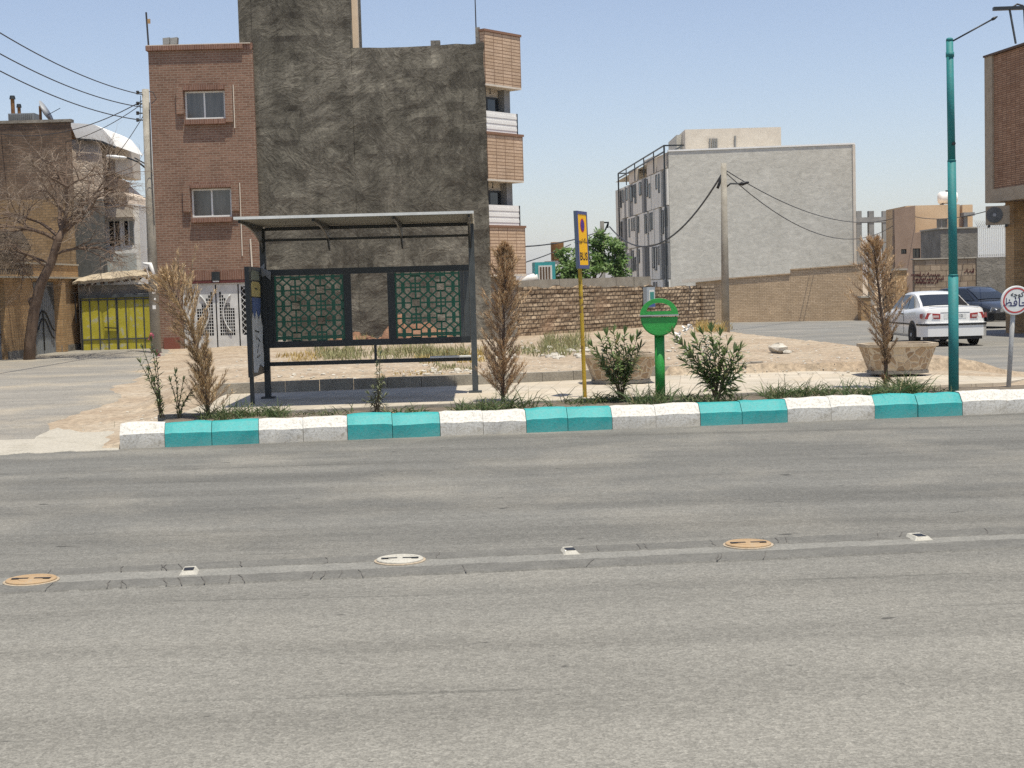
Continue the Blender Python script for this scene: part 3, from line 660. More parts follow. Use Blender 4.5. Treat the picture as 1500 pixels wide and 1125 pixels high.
# ---------------------------------------------------------------- turquoise lamp post
t0=on(1397,575,.235); kk=t0.y/F
TP=thing('lamp_post','turquoise painted steel lamp post with a thin bare arm at its top','lamp post',t0)
def tl_(px,py,y=None): return at(px,py,(y or t0.y))-t0
j1=tl_(1396.3,404); j2=tl_(1394,236); j3=tl_(1391,60)
mb=MB(); mb.tube([(0,0,-.05),j1],[7.4*kk,7.2*kk],20); mb.tube([j1,j1+Vector((0,0,.02))],[7.6*kk,6.2*kk],20); obj('lower_tube',mb,MT['teal'],TP,True)
mb=MB(); mb.tube([j1,j2],[6.4*kk,6.0*kk],20); mb.tube([j2,j2+Vector((0,0,.02))],[6.5*kk,5.2*kk],20); obj('middle_tube',mb,MT['teal'],TP,True)
mb=MB(); mb.tube([j2,j3],[5.5*kk,5.0*kk],20); obj('upper_tube',mb,MT['teal'],TP,True)
mb=MB(); mb.tube([j3,j3+Vector((0,0,.03)),j3+Vector((0,0,.04))],[5.3*kk,4.6*kk,2*kk],20); obj('cap',mb,MT['teal'],TP,True)
c1=tl_(1391.5,80); mb=MB(); mb.tube([c1-Vector((0,0,.03)),c1+Vector((0,0,.03))],5.9*kk,20); obj('collar',mb,MT['teal'],TP,True)
c2=tl_(1395,211); mb=MB(); mb.lathe([(.022,-.07),(.022,-.02)],12,c2,'y'); obj('bolt',mb,MT['black'],TP)
a0=tl_(1394,61); a1=tl_(1456,27); mb=MB(); mb.tube([a0,a1],.010,8); obj('arm',mb,MT['black'],TP,True)
mb=MB(); d=(a1-a0).normalized(); mb.tube([a1-d*.03,a1,a1+d*.05],[.016,.02,.006],8); obj('arm_tip',mb,MT['black'],TP,True)
# ---------------------------------------------------------------- stone planters
def planter(px,py,pxw,hgt,label,rz=0,fill=True):
    p=on(px,py,.262); k=p.y/F; w=pxw*k
    t=thing('stone_planter',label,'planter',(p.x,p.y+w*.30,.262),rz,'stone planters on the pavement')
    oc=[(-.5,-.22),(-.30,-.40),(.30,-.40),(.5,-.22),(.5,.22),(.30,.40),(-.30,.40),(-.5,.22)]
    def ring(s,z): return [(x*w*s,y*w*s,z) for x,y in oc]
    mb=MB(); R_=[ring(.74,.0),ring(.75,.05),ring(.97,hgt-.055)]
    for a,b in zip(R_,R_[1:]):
        vs=a+b; mb.add(vs,[(i,(i+1)%8,(i+1)%8+8,i+8) for i in range(8)])
    obj('bowl',mb,MT['planter_stone'],t)
    mb=MB(); vs=ring(.985,hgt-.055)+ring(1.03,hgt-.045)+ring(1.03,hgt)+ring(.86,hgt)+ring(.84,hgt-.10)
    mb.add(vs,[(r*8+i,r*8+(i+1)%8,(r+1)*8+(i+1)%8,(r+1)*8+i) for r in range(4) for i in range(8)]+[tuple(range(7,-1,-1))]); obj('rim',mb,MT['planter_rim'],t)
    mb=MB(); mb.add(ring(.845,hgt-.085),[tuple(range(8))]); obj('soil',mb,MT['soil'],t)
    mb=MB(); mb.add(ring(.78,-.0)+ring(.78,.045),[tuple(range(8,16))]+[(i,(i+1)%8,(i+1)%8+8,i+8) for i in range(8)]); obj('base',mb,MT['edging'],t)
    return t
planter(912,562,108,.43,'stone planter behind the oleander between bus sign and litter bin',.06)
planter(1323,548,106,.45,'stone planter beside the white car, behind the dead cypress',.04)
# ---------------------------------------------------------------- red brick building
def window(parent,x0,x1,z0,z1,y,glass,frame,split=.5,name='window',fr=.05):
    mb=MB()
    for a in ((x0,x1,z1-fr,z1),(x0,x1,z0,z0+fr),(x0,x0+fr,z0+fr,z1-fr),(x1-fr,x1,z0+fr,z1-fr)): mb.box(a[0],a[1],y,y+.05,a[2],a[3])
    if split:
        xm=x0+(x1-x0)*split; mb.box(xm-fr/2,xm+fr/2,y+.002,y+.048,z0+fr,z1-fr)
    f=obj(name,mb,frame,parent)
    mb=MB(); mb.box(x0+fr*.5,x1-fr*.5,y+.02,y+.03,z0+fr*.5,z1-fr*.5); obj('pane',mb,glass,f); return f
YR=23.5*KS; ro=Vector((at(226,290,YR).x,YR,.05)); 
def rw(px,py,yo=0): return onwall(px,py,ro,0,yo)
RW=rw(374.5,200).x; RZ=rw(290,71.5).z
RB=thing('brick_building','narrow red brick building with two white framed windows above a white metal gate','building',ro)
def rrect(a,b,c,d): p,q=rw(a,b),rw(c,d); return (p.x,q.x,q.z,p.z)
w1=rrect(270,134,330.5,173.5); w2=rrect(280,277,340,317)
gate=rrect(266,416,397,507); gate=(gate[0],min(gate[1],RW-.02),-.05,gate[3])
mb=MB(); mb.wall(0,RW,-.3,RZ,0,.16,[w1,w2,gate])
mb.poly([(0,0,-.3),(0,0,RZ),(0,8,RZ),(0,8,-.3)]); mb.poly([(RW,0,RZ),(RW,0,-.3),(RW,8,-.3),(RW,8,RZ)]); mb.poly([(0,0,RZ),(RW,0,RZ),(RW,8,RZ),(0,8,RZ)]); mb.poly([(RW,8,-.3),(0,8,-.3),(0,8,RZ),(RW,8,RZ)])
obj('wall',mb,MT['red_brick'],RB)
mb=MB(); mb.box(-.05,RW-.28,-.10,.3,RZ-.03,RZ+.11); mb.box(RW-.28,RW,-.03,.3,RZ-.06,RZ+.14); obj('cornice',mb,MT['red_soldier'],RB)
mb=MB(); mb.box(-.04,RW-.05,-.08,.5,RZ+.112,RZ+.135); obj('coping',mb,MT['cream'],RB)
for i,w in enumerate((w1,w2)):
    x0,x1,z0,z1=w
    window(RB,x0,x1,z0,z1,.06,MT['window_glass'],MT['white_frame'],.5 if i else .48)
    boxes('jamb',[(x0-.24,x0-.02,-.11,.01,z0+.16,z1+.16),(x1+.02,x1+.24,-.11,.01,z0+.16-.28*(1-i),z1+.16)],MT['red_brick'],RB)
    boxes('window_lintel',[(x0-.018,x1+.018,-.13,.01,z1+.02,z1+.16)],MT['red_soldier'],RB); boxes('sill',[(x0-.018,x1+.018,-.13,.01,z0-.16,z0-.012)],MT['red_soldier'],RB)
    mb=MB(); mb.tube([(x1+.27,-.03,z0-.3-.9*i),(x1+.27,-.03,z1+.15)],.018,6); obj('pipe',mb,MT['cream'],RB)
p=rw(366,300); mb=MB(); mb.tube([(p.x,-.04,rw(372,392).z),(p.x-.02,-.04,rw(368,350).z)],.025,6); obj('pipe',mb,MT['cream'],RB)
mb=MB(); mb.box(gate[0],gate[1],-.035,.0-.002,gate[3]+.09,gate[3]+.36); obj('soldier_course',mb,MT['red_soldier'],RB)
mb=MB(); mb.box(gate[0]-.05,gate[1],-.06,-.003,gate[3],gate[3]+.07); obj('lintel',mb,plain('dark red lintel',(.10,.02,.018),.6),RB)
p=rw(317,405); mb=MB(); mb.box(p.x-.12,p.x+.12,-.14,-.036,p.z-.13,p.z+.14); lf=obj('wall_lamp',mb,MT['dark_steel'],RB)
mb=MB(); mb.box(p.x-.09,p.x+.09,-.13,-.05,p.z-.17,p.z-.132); obj('lamp_glass',mb,MT['white_frame'],lf)
mb=MB(); a,b=rw(241,495),rw(264,516); mb.box(a.x-.02,b.x,-.05,-.002,-.3,a.z); obj('plinth',mb,plain('red plinth paint',(.19,.062,.04),.8),RB)
# gate with stepped grilles and curved handles
gx0,gx1,gz0,gz1=gate; gp_=MT['white_paint']
def fbox(mb,x0,x1,y0,y1,z0,z1): mb.box(x0,x1,y0,y1,z0,z1)
def gpx(px): return rw(px,460).x
mb=MB(); mb.box(gx0+.005,gx1-.005,.12,.155,-.02,gz1-.005); obj('gate_backing',mb,MT['dark_void'],RB)
for (pa,pb,flip) in ((282.5,316,1),(318,349,-1)):
    a,b=gpx(pa),gpx(pb); w=b-a; zt=gz1-.05; zb_=.02
    gl0,gl1=a+w*.18,b-w*.12
    if flip<0: gl0,gl1=a+w*.12,b-w*.18
    zg0=zb_+.40; zg1=zt-.22; n=7; mb=MB(); cw=(gl1-gl0)/n
    mb.box(a,gl0,.02,.06,zb_,zt); mb.box(gl1,b,.02,.06,zb_,zt); mb.box(gl0,gl1,.02,.06,zb_,zg0)
    steps=[.62,.62,.74,.74,.86,.93,1.0]
    if flip<0: steps=steps[::-1]
    for i,s in enumerate(steps): mb.box(gl0+i*cw,gl0+(i+1)*cw,.02,.06,zg0+(zg1-zg0)*s,zt)
    leaf=obj('gate_leaf',mb,gp_,RB)
    mb=MB()
    for i in range(1,n): mb.box(gl0+i*cw-.009,gl0+i*cw+.009,.03,.05,zg0,zg0+(zg1-zg0)*max(steps[i-1],steps[i]))
    nz=14
    for j in range(1,nz):
        zj=zg0+(zg1-zg0)*j/nz
        for i in range(n):
            if steps[i]>j/nz: mb.box(gl0+i*cw,gl0+(i+1)*cw,.032,.048,zj-.009,zj+.009)
    obj('grille',mb,gp_,leaf)
    mb=MB(); pts=[]; cxx=(gl0+gl1)/2
    for i in range(17):
        s=i/16; pts.append((cxx+flip*w*(-.20+ .42*math.sin(PI*s)**.8 *.9)*1.0,-.01,zg0+.10+(zg1-zg0)*.86*s))
    mb.tube(pts,.022,6); obj('handle',mb,gp_,leaf,True)
a,b=gpx(351),gx1-.03
mb=MB(); mb.box(a,a+.06,.02,.06,.02,gz1-.05); mb.box(b-.05,b,.02,.06,.02,gz1-.05); mb.box(a+.06,b-.05,.02,.06,.02,.42); mb.box(a+.06,b-.05,.02,.06,gz1-.12,gz1-.05)
sl=obj('side_panel',mb,gp_,RB); mb=MB(); x0,x1,z0,z1=a+.06,b-.05,.42,gz1-.12; st=.17
k=-30
for s in (1,-1):
    for i in range(-20,30):
        xa=x0+i*st if s>0 else x1-i*st; P=[]
        for zz in (z0,z1): P.append((xa+s*(zz-z0)*.9,zz))
        (ax,az),(bx,bz)=P; 
        if s>0: t0=max(0,(x0-ax)/(bx-ax)); t1=min(1,(x1-ax)/(bx-ax))
        else: t0=max(0,(ax-x1)/(ax-bx)); t1=min(1,(ax-x0)/(ax-bx))
        if t1-t0>.01: mb.bar((ax+(bx-ax)*t0,.04+.006*s,az+(bz-az)*t0),(ax+(bx-ax)*t1,.04+.006*s,az+(bz-az)*t1),.016,.01,(0,1,0))
obj('lattice',mb,gp_,sl)
a,b=gx0+.02,gpx(281); mb=MB(); mb.box(a,b,.02,.06,.02,gz1-.05); obj('side_panel',mb,gp_,RB)
mb=MB(); mb.box(gx0,gx1,-.0,.08,gz1-.045,gz1-.004); obj('gate_frame',mb,gp_,RB)
# roof mast and floodlight
p=at(218,71,45.5); q=at(214,18,45.5)
t=thing('roof_mast','thin dark mast with a small yellow tag on the red brick roof corner','mast',p); d=q-p
mb=MB(); mb.tube([(0,0,-.1),d],.028,6); obj('mast',mb,MT['cable'],t); mb=MB(); e=d*.75; mb.box(e.x+.0,e.x+.11,e.y-.01,e.y+.01,e.z-.07,e.z+.07); obj('flag',mb,MT['cover_orange'],t)
p=at(251,71,45.3); t=thing('roof_siren','small pair of grey horn boxes on a post on the red brick roof','siren',p)
mb=MB(); mb.tube([(0,0,-.05),(0,0,.2)],.04,8); obj('post',mb,MT['grey_conc'],t)
for x in (-.13,.10):
    mb=MB(); mb.prism([(x-.10,-.12,.10),(x+.10,-.12,.12),(x+.12,-.12,.32),(x-.10,-.12,.30)],(0,.22,0)); obj('horn',mb,MT['grey_conc'],t)

# ---------------------------------------------------------------- grey cement rendered building
def cement():
    m,nt,b=newmat('trowelled dark cement'); v=coords(nt)
    wob=N(nt,'ShaderNodeTexNoise',Scale=1.3,Detail=3); nt.links.new(v,wob.inputs['Vector'])
    wm=N(nt,'ShaderNodeMix',data_type='VECTOR'); wm.inputs[0].default_value=.42; nt.links.new(v,wm.inputs[4]); nt.links.new(wob.outputs['Color'],wm.inputs[5])
    big=noise(nt,v,.28,6,.6,.5); fin=noise(nt,v,11,4,.7)
    col=ramp(nt,big,[(.30,(.098,.090,.072)),(.5,(.134,.123,.099)),(.72,(.196,.180,.147))])
    hs=[]
    for sc_,st_ in ((.85,(1.0,1,3.6)),(1.9,(1.2,1,4.5))):    # trowel strokes: each patch is dragged its own way
        vo=N(nt,'ShaderNodeTexVoronoi',Scale=sc_); nt.links.new(wm.outputs[1],vo.inputs['Vector'])
        sp=N(nt,'ShaderNodeSeparateColor'); nt.links.new(vo.outputs['Color'],sp.inputs[0])
        an=N(nt,'ShaderNodeMath',operation='MULTIPLY'); nt.links.new(sp.outputs[0],an.inputs[0]); an.inputs[1].default_value=2.6
        ro_=N(nt,'ShaderNodeVectorRotate',rotation_type='Y_AXIS'); nt.links.new(wm.outputs[1],ro_.inputs['Vector']); nt.links.new(an.outputs[0],ro_.inputs['Angle'])
        mp=N(nt,'ShaderNodeMapping'); mp.inputs['Scale'].default_value=st_; nt.links.new(ro_.outputs[0],mp.inputs[0])
        h=noise(nt,mp.outputs[0],1.3*sc_,5,.65,.5); hs.append(h)
        col=mix(nt,1.0,col,ramp(nt,h,[(.28,.70),(.5,1.0),(.72,1.32)]),'MULTIPLY')
        col=mix(nt,1.0,col,ramp(nt,sp.outputs[1],[(0,.86),(1,1.12)]),'MULTIPLY')
    col=mix(nt,1.0,col,ramp(nt,fin,[(.3,.76),(.7,1.2)]),'MULTIPLY')
    st=noise(nt,coords(nt,scale=(1.6,1.6,.10)),1.3,6,.62); col=mix(nt,1.0,col,ramp(nt,st,[(.36,.84),(.5,1.0),(.66,1.2)]),'MULTIPLY')
    nt.links.new(col,b.inputs['Base Color']); b.inputs['Roughness'].default_value=.95; b.inputs['Specular IOR Level'].default_value=.15
    a=N(nt,'ShaderNodeMath',operation='MULTIPLY_ADD'); nt.links.new(hs[0],a.inputs[0]); a.inputs[1].default_value=1.6; nt.links.new(hs[1],a.inputs[2])
    a2=N(nt,'ShaderNodeMath',operation='MULTIPLY_ADD'); nt.links.new(fin,a2.inputs[0]); a2.inputs[1].default_value=.35; nt.links.new(a.outputs[0],a2.inputs[2])
    bump(nt,b,a2.outputs[0],.8,.06); return m
MT['cement']=cement()
YG=YR+.14; go=Vector((at(374.5,200,YG).x+.012,YG,.05))
def gw(px,py,yo=0): return onwall(px,py,go,0,yo)
GB=thing('grey_building','tall building with a blind dark cement wall and beige tiled balconies at its corner','building',go)
gxr=gw(713,200).x; gz=gw(600,69).z
prof=[(0,gz+.02)]
outline=[(0,-.3),(gxr,-.3)]
top=[]
for px,py in ((704.5,62),(690,65),(668,64),(640,66.5),(600,68.5),(560,70),(514,70)): q=gw(px,py); top.append((q.x,q.z))
tl0=gw(513,-70); tl1=gw(346,-70); tr=gw(354,66)
outline+=[(gxr,top[0][1])]+top+[(tl0.x,tl0.z),(tl1.x-.02,tl1.z),(tl1.x-.02,RZ+.2),(0,RZ+.2)]
# body behind
D=9
# front: finely gridded relief, clipped to the outline by columns
def ztop(x):
    if x<=gw(513,30).x: return tl0.z
    for (xa,za),(xb,zb2) in zip(top,top[1:]):
        if xb<=x<=xa: return zb2+(za-zb2)*(x-xb)/(xa-xb)
    return top[0][1]
mb=MB(); xsx=frange(0,gxr,.12); xt=gw(513,30).x
xsx=sorted(set([round(x,4) for x in xsx]+[round(xt-.0005,4),round(xt+.0005,4)])); nz=70
vs=[]
for x in xsx:
    zt2=ztop(x)
    for j in range(nz+1):
        z=-.3+(zt2+.3)*j/nz; yy=.06*(vn(x*1.1+5,z*1.1+.6*vn(x,z))-.5)+.06*(vn(x*2.6,z*3.1+1.5*vn(x*.8,z*.8))-.5) if 0<x<gxr else 0
        vs.append((x,max(-.05,yy),z))
fs=[(i*(nz+1)+j,(i+1)*(nz+1)+j,(i+1)*(nz+1)+j+1,i*(nz+1)+j+1) for i in range(len(xsx)-1) for j in range(nz)]
mb.add(vs,fs)
mb.poly([(0,0,-.3),(0,0,tl0.z),(0,D,tl0.z),(0,D,-.3)]); mb.poly([(gxr,0,top[0][1]),(gxr,0,-.3),(gxr,D,-.3),(gxr,D,top[0][1])])
mb.poly([(xt,0,tl0.z),(xt,0,gz),(xt,3.5,gz),(xt,3.5,tl0.z)]); mb.poly([(0,0,tl0.z),(xt,0,tl0.z),(xt,3.5,tl0.z),(0,3.5,tl0.z)]); mb.poly([(0,D,gz),(gxr,D,gz),(gxr,.1,gz-.1),(0,.1,gz-.1)])
mb.poly([(gxr,D,-.3),(0,D,-.3),(0,D,gz),(gxr,D,gz)])
obj('wall',mb,MT['cement'],GB)
BT=BT if False else 0
mb=MB(); mb.box(tl1.x-.02,-.001,.03,3.4,RZ+.16,tl0.z); obj('stair_tower',mb,MT['cement'],GB)
MT['pale_facing']=surf('pale cream facing',(.72,.56,.40),(.80,.64,.47),2,.8,fine=.12)
a=gw(514,30,.5); b=gw(524,30,.5); mb=MB(); mb.box(xt+.003,b.x,.5,.75,gz-.3,tl0.z); obj('tower_facing',mb,MT['pale_facing'],GB)
for px in (634,641,700): p=gw(px,66); mb=MB(); mb.box(p.x-.07,p.x+.07,.12,.42,gz-.1,gz+.16+(.4 if px==700 else .04)); obj('parapet_stub',mb,MT['rough_conc'],GB)
# balcony corner, turned towards the back lane
rb_=math.radians(50); bo=Vector((go.x+gxr+.01,YG+.0,.05))
BY=thing('x','x','x',(gxr+.01,0,0),rb_); BY.name='balcony_bay'; BY.parent=GB
for k_ in ('label','category','group'):
    if k_ in BY: del BY[k_]
del BY['kind']
def bw(px,py,yo=0): return onwall(px,py,bo,rb_,yo)
BW=(bw(762,80).x+bw(767,230).x+bw(770,370).x)/3
def bz(px,py): return bw(px,py).z
lev=[(bz(708,45),bz(713,122)),(bz(717,196),bz(720,262)),(bz(722,333),bz(726,402))]
ys=.62
for i,(zt3,zb3) in enumerate(lev):
    mb=MB(); mb.box(0,BW,0,.14,zb3,zt3); mb.box(0,.14,.141,(.5 if i else .2),zb3,zt3); mb.box(BW-.14,BW,.141,.5,zb3,zt3); obj('parapet',mb,MT['beige_brick'],BY)
    mb=MB(); mb.box(-.03,BW+.03,-.03,.2,zt3+.001,zt3+.07); obj('parapet_coping',mb,plain('brown tile coping',(.24,.13,.08),.7),BY)
    mb=MB(); mb.box(.0,BW,.0,.62,zb3-.06,zb3-.002); obj('soffit',mb,MT['cream'],BY)
    zn=lev[i+1][0] if i<2 else -.3
    if i<2:
        h=(bz(720,165)-bz(720,196)) if i==0 else (bz(724,303)-bz(724,333))
        mb=MB(); n=7; z0=zn+.075
        for k in range(n): mb.box(.10,BW-.16,.10-.012*(k%2),.13,z0+h*k/n,z0+h*(k+1)/n-.004)
        obj('railing',mb,MT['white_render'],BY)
        boxes('railing_post',[(.05,.095,.09,.14,zn+.072,z0+h),(BW-.155,BW-.11,.09,.14,zn+.072,z0+h)],MT['dark_steel'],BY)
        mb=MB(); mb.box(BW-.42,BW-.14,.36,.60,zn,zb3-.062); obj('column',mb,MT['grey_conc'],BY)
        window(BY,.12,BW-.5,zn+.3,zb3-.30,.53,MT['glass'],MT['dark_steel'],.5,'balcony_window',.06)
        mb=MB(); mb.tube([(.55,.3,zb3-.065),(.55,.3,zb3-.20),(.55,.3,zb3-.24)],[.012,.012,.035],6); obj('lamp',mb,MT['black'],BY)
mb=MB(); BT=gz-.35
mb.poly([(-.0,.62,-.3),(BW-.14,.62,-.3),(BW-.14,.62,BT),(0,.62,BT)]); mb.poly([(BW-.141,.62,-.3),(BW-.141,5,-.3),(BW-.141,5,BT),(BW-.141,.62,BT)]); mb.poly([(0,.62,BT),(BW-.141,.62,BT),(BW-.141,5,BT),(0,5,BT)]); obj('back_wall',mb,MT['cream'],BY)
mb=MB(); mb.box(.02,BW-.15,.3,.615,-.3,lev[2][1]-.065); obj('ground_storey',mb,MT['rough_conc'],BY)
p=at(698,62,45.5); q=at(695,-30,45.5); t=thing('roof_antenna','thin antenna rod on the roof edge of the grey cement building','antenna',p); mb=MB(); mb.tube([(0,0,-.2),q-p],[.022,.014],6); o_=obj('rod',mb,MT['cable'],t)
mb=MB(); mb.box(-.06,.06,-.06,.06,-.25,-.1); obj('bracket',mb,MT['dark_steel'],t)

# ---------------------------------------------------------------- gates and walls along the side street
A=on(119,516.5,0.02); Bq=on(-190,559,0.0); dv=(A-Bq); rzl=math.atan2(dv.y,dv.x); LW=math.hypot(dv.x,dv.y)
LO=Vector((Bq.x,Bq.y,-.02))
def lw(px,py,yo=0): return onwall(px,py,LO,rzl,yo)
LG=thing('courtyard_wall','ochre brick courtyard wall with grey metal gates and spiral fencing on top','wall',LO,rzl)
zl=lw(60,408).z; g1=(lw(51,470).x,lw(88,470).x,0,lw(70,412).z); g0=(lw(-40,470).x,lw(9,470).x,0,lw(4,410).z)
mb=MB(); mb.wall(0,LW,-.2,zl,0,.25,[g0,g1]); mb.box(0,LW,.252,.35,-.2,zl); mb.poly([(LW,0,-.2),(LW,.5,-.2),(LW,.5,zl),(LW,0,zl)]); obj('wall',mb,MT['ochre_brick'],LG)
mb=MB(); x_=lw(38,395).x; mb.box(x_,LW+.03,-.12,.4,zl+.002,zl+.06); mb.box(0,x_-.01,-.12,.4,zl+.002,zl+.05); obj('ledge',mb,MT['concrete'],LG)
mb=MB(); mb.box(x_,LW,-.02,.3,zl+.062,lw(75,388).z); obj('parapet',mb,MT['ochre_brick'],LG)
mb=MB(); mb.box(x_-.02,LW+.02,-.05,.33,lw(75,388).z+.002,lw(75,388).z+.05); obj('parapet_coping',mb,MT['concrete'],LG)
mb=MB(); zz=lw(100,505).z
for a,b in ((g0[1]+.01,g1[0]-.01),(g1[1]+.01,LW+.01)): mb.box(a,b,-.03,-.003,-.2,zz)
obj('plinth',mb,MT['rough_conc'],LG)
mb=MB(); mb.box(g1[1]+.02,g1[1]+.3,-.10,-.003,-.1,zl-.05); obj('pilaster',mb,MT['ochre_brick'],LG)
for g in (g0,g1):
    mb=MB(); xm=(g[0]+g[1])/2; mb.box(g[0]+.01,xm-.006,.16,.20,.03,g[3]-.02); mb.box(xm+.006,g[1]-.01,.16,.20,.03,g[3]-.02)
    gd=obj('gate',mb,MT['gate_grey'],LG)
    mb=MB()
    for i in range(1,13):
        x=g[0]+(g[1]-g[0])*i/13; mb.box(x-.008,x+.008,.148,.159,.05,g[3]-.05)
    obj('ribbing',mb,MT['gate_grey'],gd)
    mb=MB(); wg=g[1]-g[0]
    for s in (-1,1):
        for (za,zb4,am) in ((.35,.62,.46),(.25,.52,.42)):
            pts=[(xm+s*wg*am*t_/10,.13,g[3]*(zb4-(zb4-za)*(1-math.cos(PI*t_/10))/2)) for t_ in range(11)]; mb.tube(pts,.02,5)
    mb.tube([(xm,.13,g[3]*.1),(xm,.13,g[3]*.62)],.02,5); obj('ornament',mb,MT['black'],gd,True)
    mb=MB(); mb.prism([(xm+.2*wg,.145,g[3]*.96),(xm+.48*wg,.145,g[3]*.96),(xm+.48*wg,.145,g[3]*.62)],(0,.012,0)); obj('brace_panel',mb,MT['grey_steel'],gd)
mb=MB(); p=lw(102,430); 
mb.tube([(p.x,-.10,p.z),(p.x+.0,-.16,p.z),(p.x+.0,-.16,p.z-.9)],.02,6); mb.tube([(p.x-.05,-.16,p.z),(p.x+.5,-.16,p.z+.02)],.02,6); obj('hook_rod',mb,MT['black'],LG)
# spiral security fence
mb=MB(); xa,xb=0,lw(44,380).x; zc=zl+.62
for lane,(zc,r) in enumerate(((zl+.42,.36),(zl+1.05,.30))):
    n=int((xb-xa)/.12)
    for i in range(n):
        x=xa+(i+.5)*.12; pts=[(x+.02*j,.10-r*math.cos(PI*(j/8-.0))*.6,zc+r*math.sin(PI*(j/8)-PI*.35)) for j in range(9)]; mb.tube(pts,.017,4,False)
    mb.tube([(xa,.1-r*.5,zc+r*.2),(xb,.1-r*.5,zc+r*.2)],.012,4); mb.tube([(xa,.1,zc-r*.5),(xb,.1,zc-r*.5)],.012,4)
obj('security_fence',mb,surf('rusted wire',(.055,.042,.032),(.10,.08,.06),5,.7),LG)

# ---------------------------------------------------------------- yellow gate under a mud roofed shed
yo_=Vector((at(119,513,44.9).x,44.9,.02)); yr=math.radians(3)
def yw(px,py,y=0): return onwall(px,py,yo_,yr,y)
YS=thing('gate_shed','low mud roofed shed with a wide weathered yellow metal gate','shed',yo_,yr)
yW=yw(238,470).x; zt5=yw(170,431).z; zg=yw(170,437).z
mb=MB(); mb.box(-.02,yW,.12,2.5,zt5+.01,yw(170,417).z); mb.box(-.02,.0,.12,.5,-.1,zt5); mb.box(yW-.25,yW,.12,2.5,-.1,zt5); mb.box(-.02,yW,2.2,2.5,-.1,zt5); obj('wall',mb,MT['rough_conc'],YS)
mb=MB(); vs=[]; n=24
for i in range(n+1):
    x=-.12+(yW+.25)*i/n
    z=yw(118,414).z+ (yw(200,405).z-yw(118,414).z)*min(1,i/n*1.3)
    for (y,dz) in ((-.18,-.05),(-.2,.03),(.6,.16),(2.6,.30)): vs.append((x,y+.08*(vn(i*.9,y)-.5),z+dz+.05*(vn(i*.7,dz*9)-.5)))
mb.add(vs,[(i*4+j,(i+1)*4+j,(i+1)*4+j+1,i*4+j+1) for i in range(n) for j in range(3)]); obj('roof',mb,MT['thatch'],YS)
mb=MB()
for i in range(11):
    x=.05+yW*i/11; z=yw(118,419).z+.18*min(1,i/11*1.3); mb.tube([(x,-.15+rnd(0,.1),z),(x+rnd(-.05,.05),.3,z+.02)],rnd(.03,.05),6)
obj('roof_beam',mb,MT['bark'],YS)
mb=MB(); mb.box(.0,yW-.25,-.05,.06,zt5-.10,zt5); obj('lintel',mb,MT['grey_steel'],YS)
nl=2; xg0,xg1=.04,yW-.28
for L in range(2):
    a=xg0+(xg1-xg0)*L/2+.01; b=xg0+(xg1-xg0)*(L+1)/2-.01
    mb=MB(); mb.box(a,b,.03,.05,.04,zt5-.11); gd=obj('gate_leaf',mb,MT['yellow'],YS)
    mb=MB(); n=5
    for i in range(n): 
        x=a+(b-a)*i/(n-1); wd=.045 if i in(0,n-1) else .03; mb.box(max(a,x-wd/2),min(b,x+wd/2),-.005,.028,.045,zt5-.12)
    for z in (.42,.06,zt5-.16): mb.box(a,b,.0,.026,z-.018,z+.018)
    obj('gate_bar',mb,MT['grey_steel'],gd)
mb=MB(); mb.bar((.75,-.02,.78),(1.15,-.02,.75),.05,.03); obj('latch',mb,MT['black'],YS)

# ---------------------------------------------------------------- brown brick building behind the tree
o1=Vector((at(-160,400,50).x,50,0)); 
def ow(px,py): return onwall(px,py,o1,0)
OB=thing('old_brick_building','old brown brick building with rooftop clutter behind the bare tree','building',o1)
oW=ow(109,290).x; oZ=ow(60,180).z; om=ow(60,292).z
tap=lambda x1,y0,z0,z1:[(0,y0,z0),(x1,y0,z0),(x1-2.1,6,z0),(0,6,z0)]
mb=MB(); mb.prism(tap(oW,0,om,0),(0,0,oZ-om)); obj('wall',mb,MT['old_brick'],OB)
mb=MB(); mb.prism(tap(oW-.02,-.05,-.2,0),(0,0,om+.196)); obj('lower_wall',mb,MT['shaded_ochre'],OB)
mb=MB(); mb.box(-.1,oW+.03,-.06,.25,oZ+.002,oZ+.10); obj('coping',mb,MT['rough_conc'],OB)
def roofthing(nm,lab,cat,px,py,Y): return thing(nm,lab,cat,at(px,py,Y))
for (px,h,r,lab) in ((20,36,.07,'thick dark chimney pipe on the old brick roof beside the air cooler'),(29,24,.06,'short chimney pipe on the old brick roof next to the cooler')):
    t=roofthing('chimney_pipe',lab,'chimney',px,182,51.2); H=h*51.2/F; mb=MB(); mb.tube([(0,0,-.2),(0,0,H)],r,8); obj('pipe',mb,MT['rust'],t); mb=MB(); mb.tube([(0,0,H),(0,0,H+.12)],[r*1.6,r*1.2],8); obj('cap',mb,MT['dark_steel'],t)
t=roofthing('air_cooler','dark slatted evaporative cooler on the old brick roof','air cooler',38,201,51.2); mb=MB(); mb.box(-.45,.45,-.4,.4,.1,.78); obj('body',mb,MT['gate_grey'],t)
mb=MB(); 
for i in range(12): mb.box(-.40+i*.068,-.37+i*.068,-.43,-.402,.14,.74)
obj('louvre',mb,MT['shade_grey'],t)
t=roofthing('satellite_dish','grey satellite dish on a post on the old brick roof','satellite dish',60,182,50.8)
mb=MB(); mb.tube([(0,0,-.3),(0,0,.62)],.05,8); obj('post',mb,MT['rust'],t)
mb=MB(); mb.lathe([(.0,-.10),(.16,-.09),(.30,-.055),(.42,0),(.43,.01)],24,(0,0,0),'x'); Rm=Matrix.Rotation(math.radians(-28),4,'Y'); mb.v=[tuple((Rm@Vector(v))+Vector((.22,-.05,.42))) for v in mb.v]; obj('dish',mb,MT['dish'],t,True)
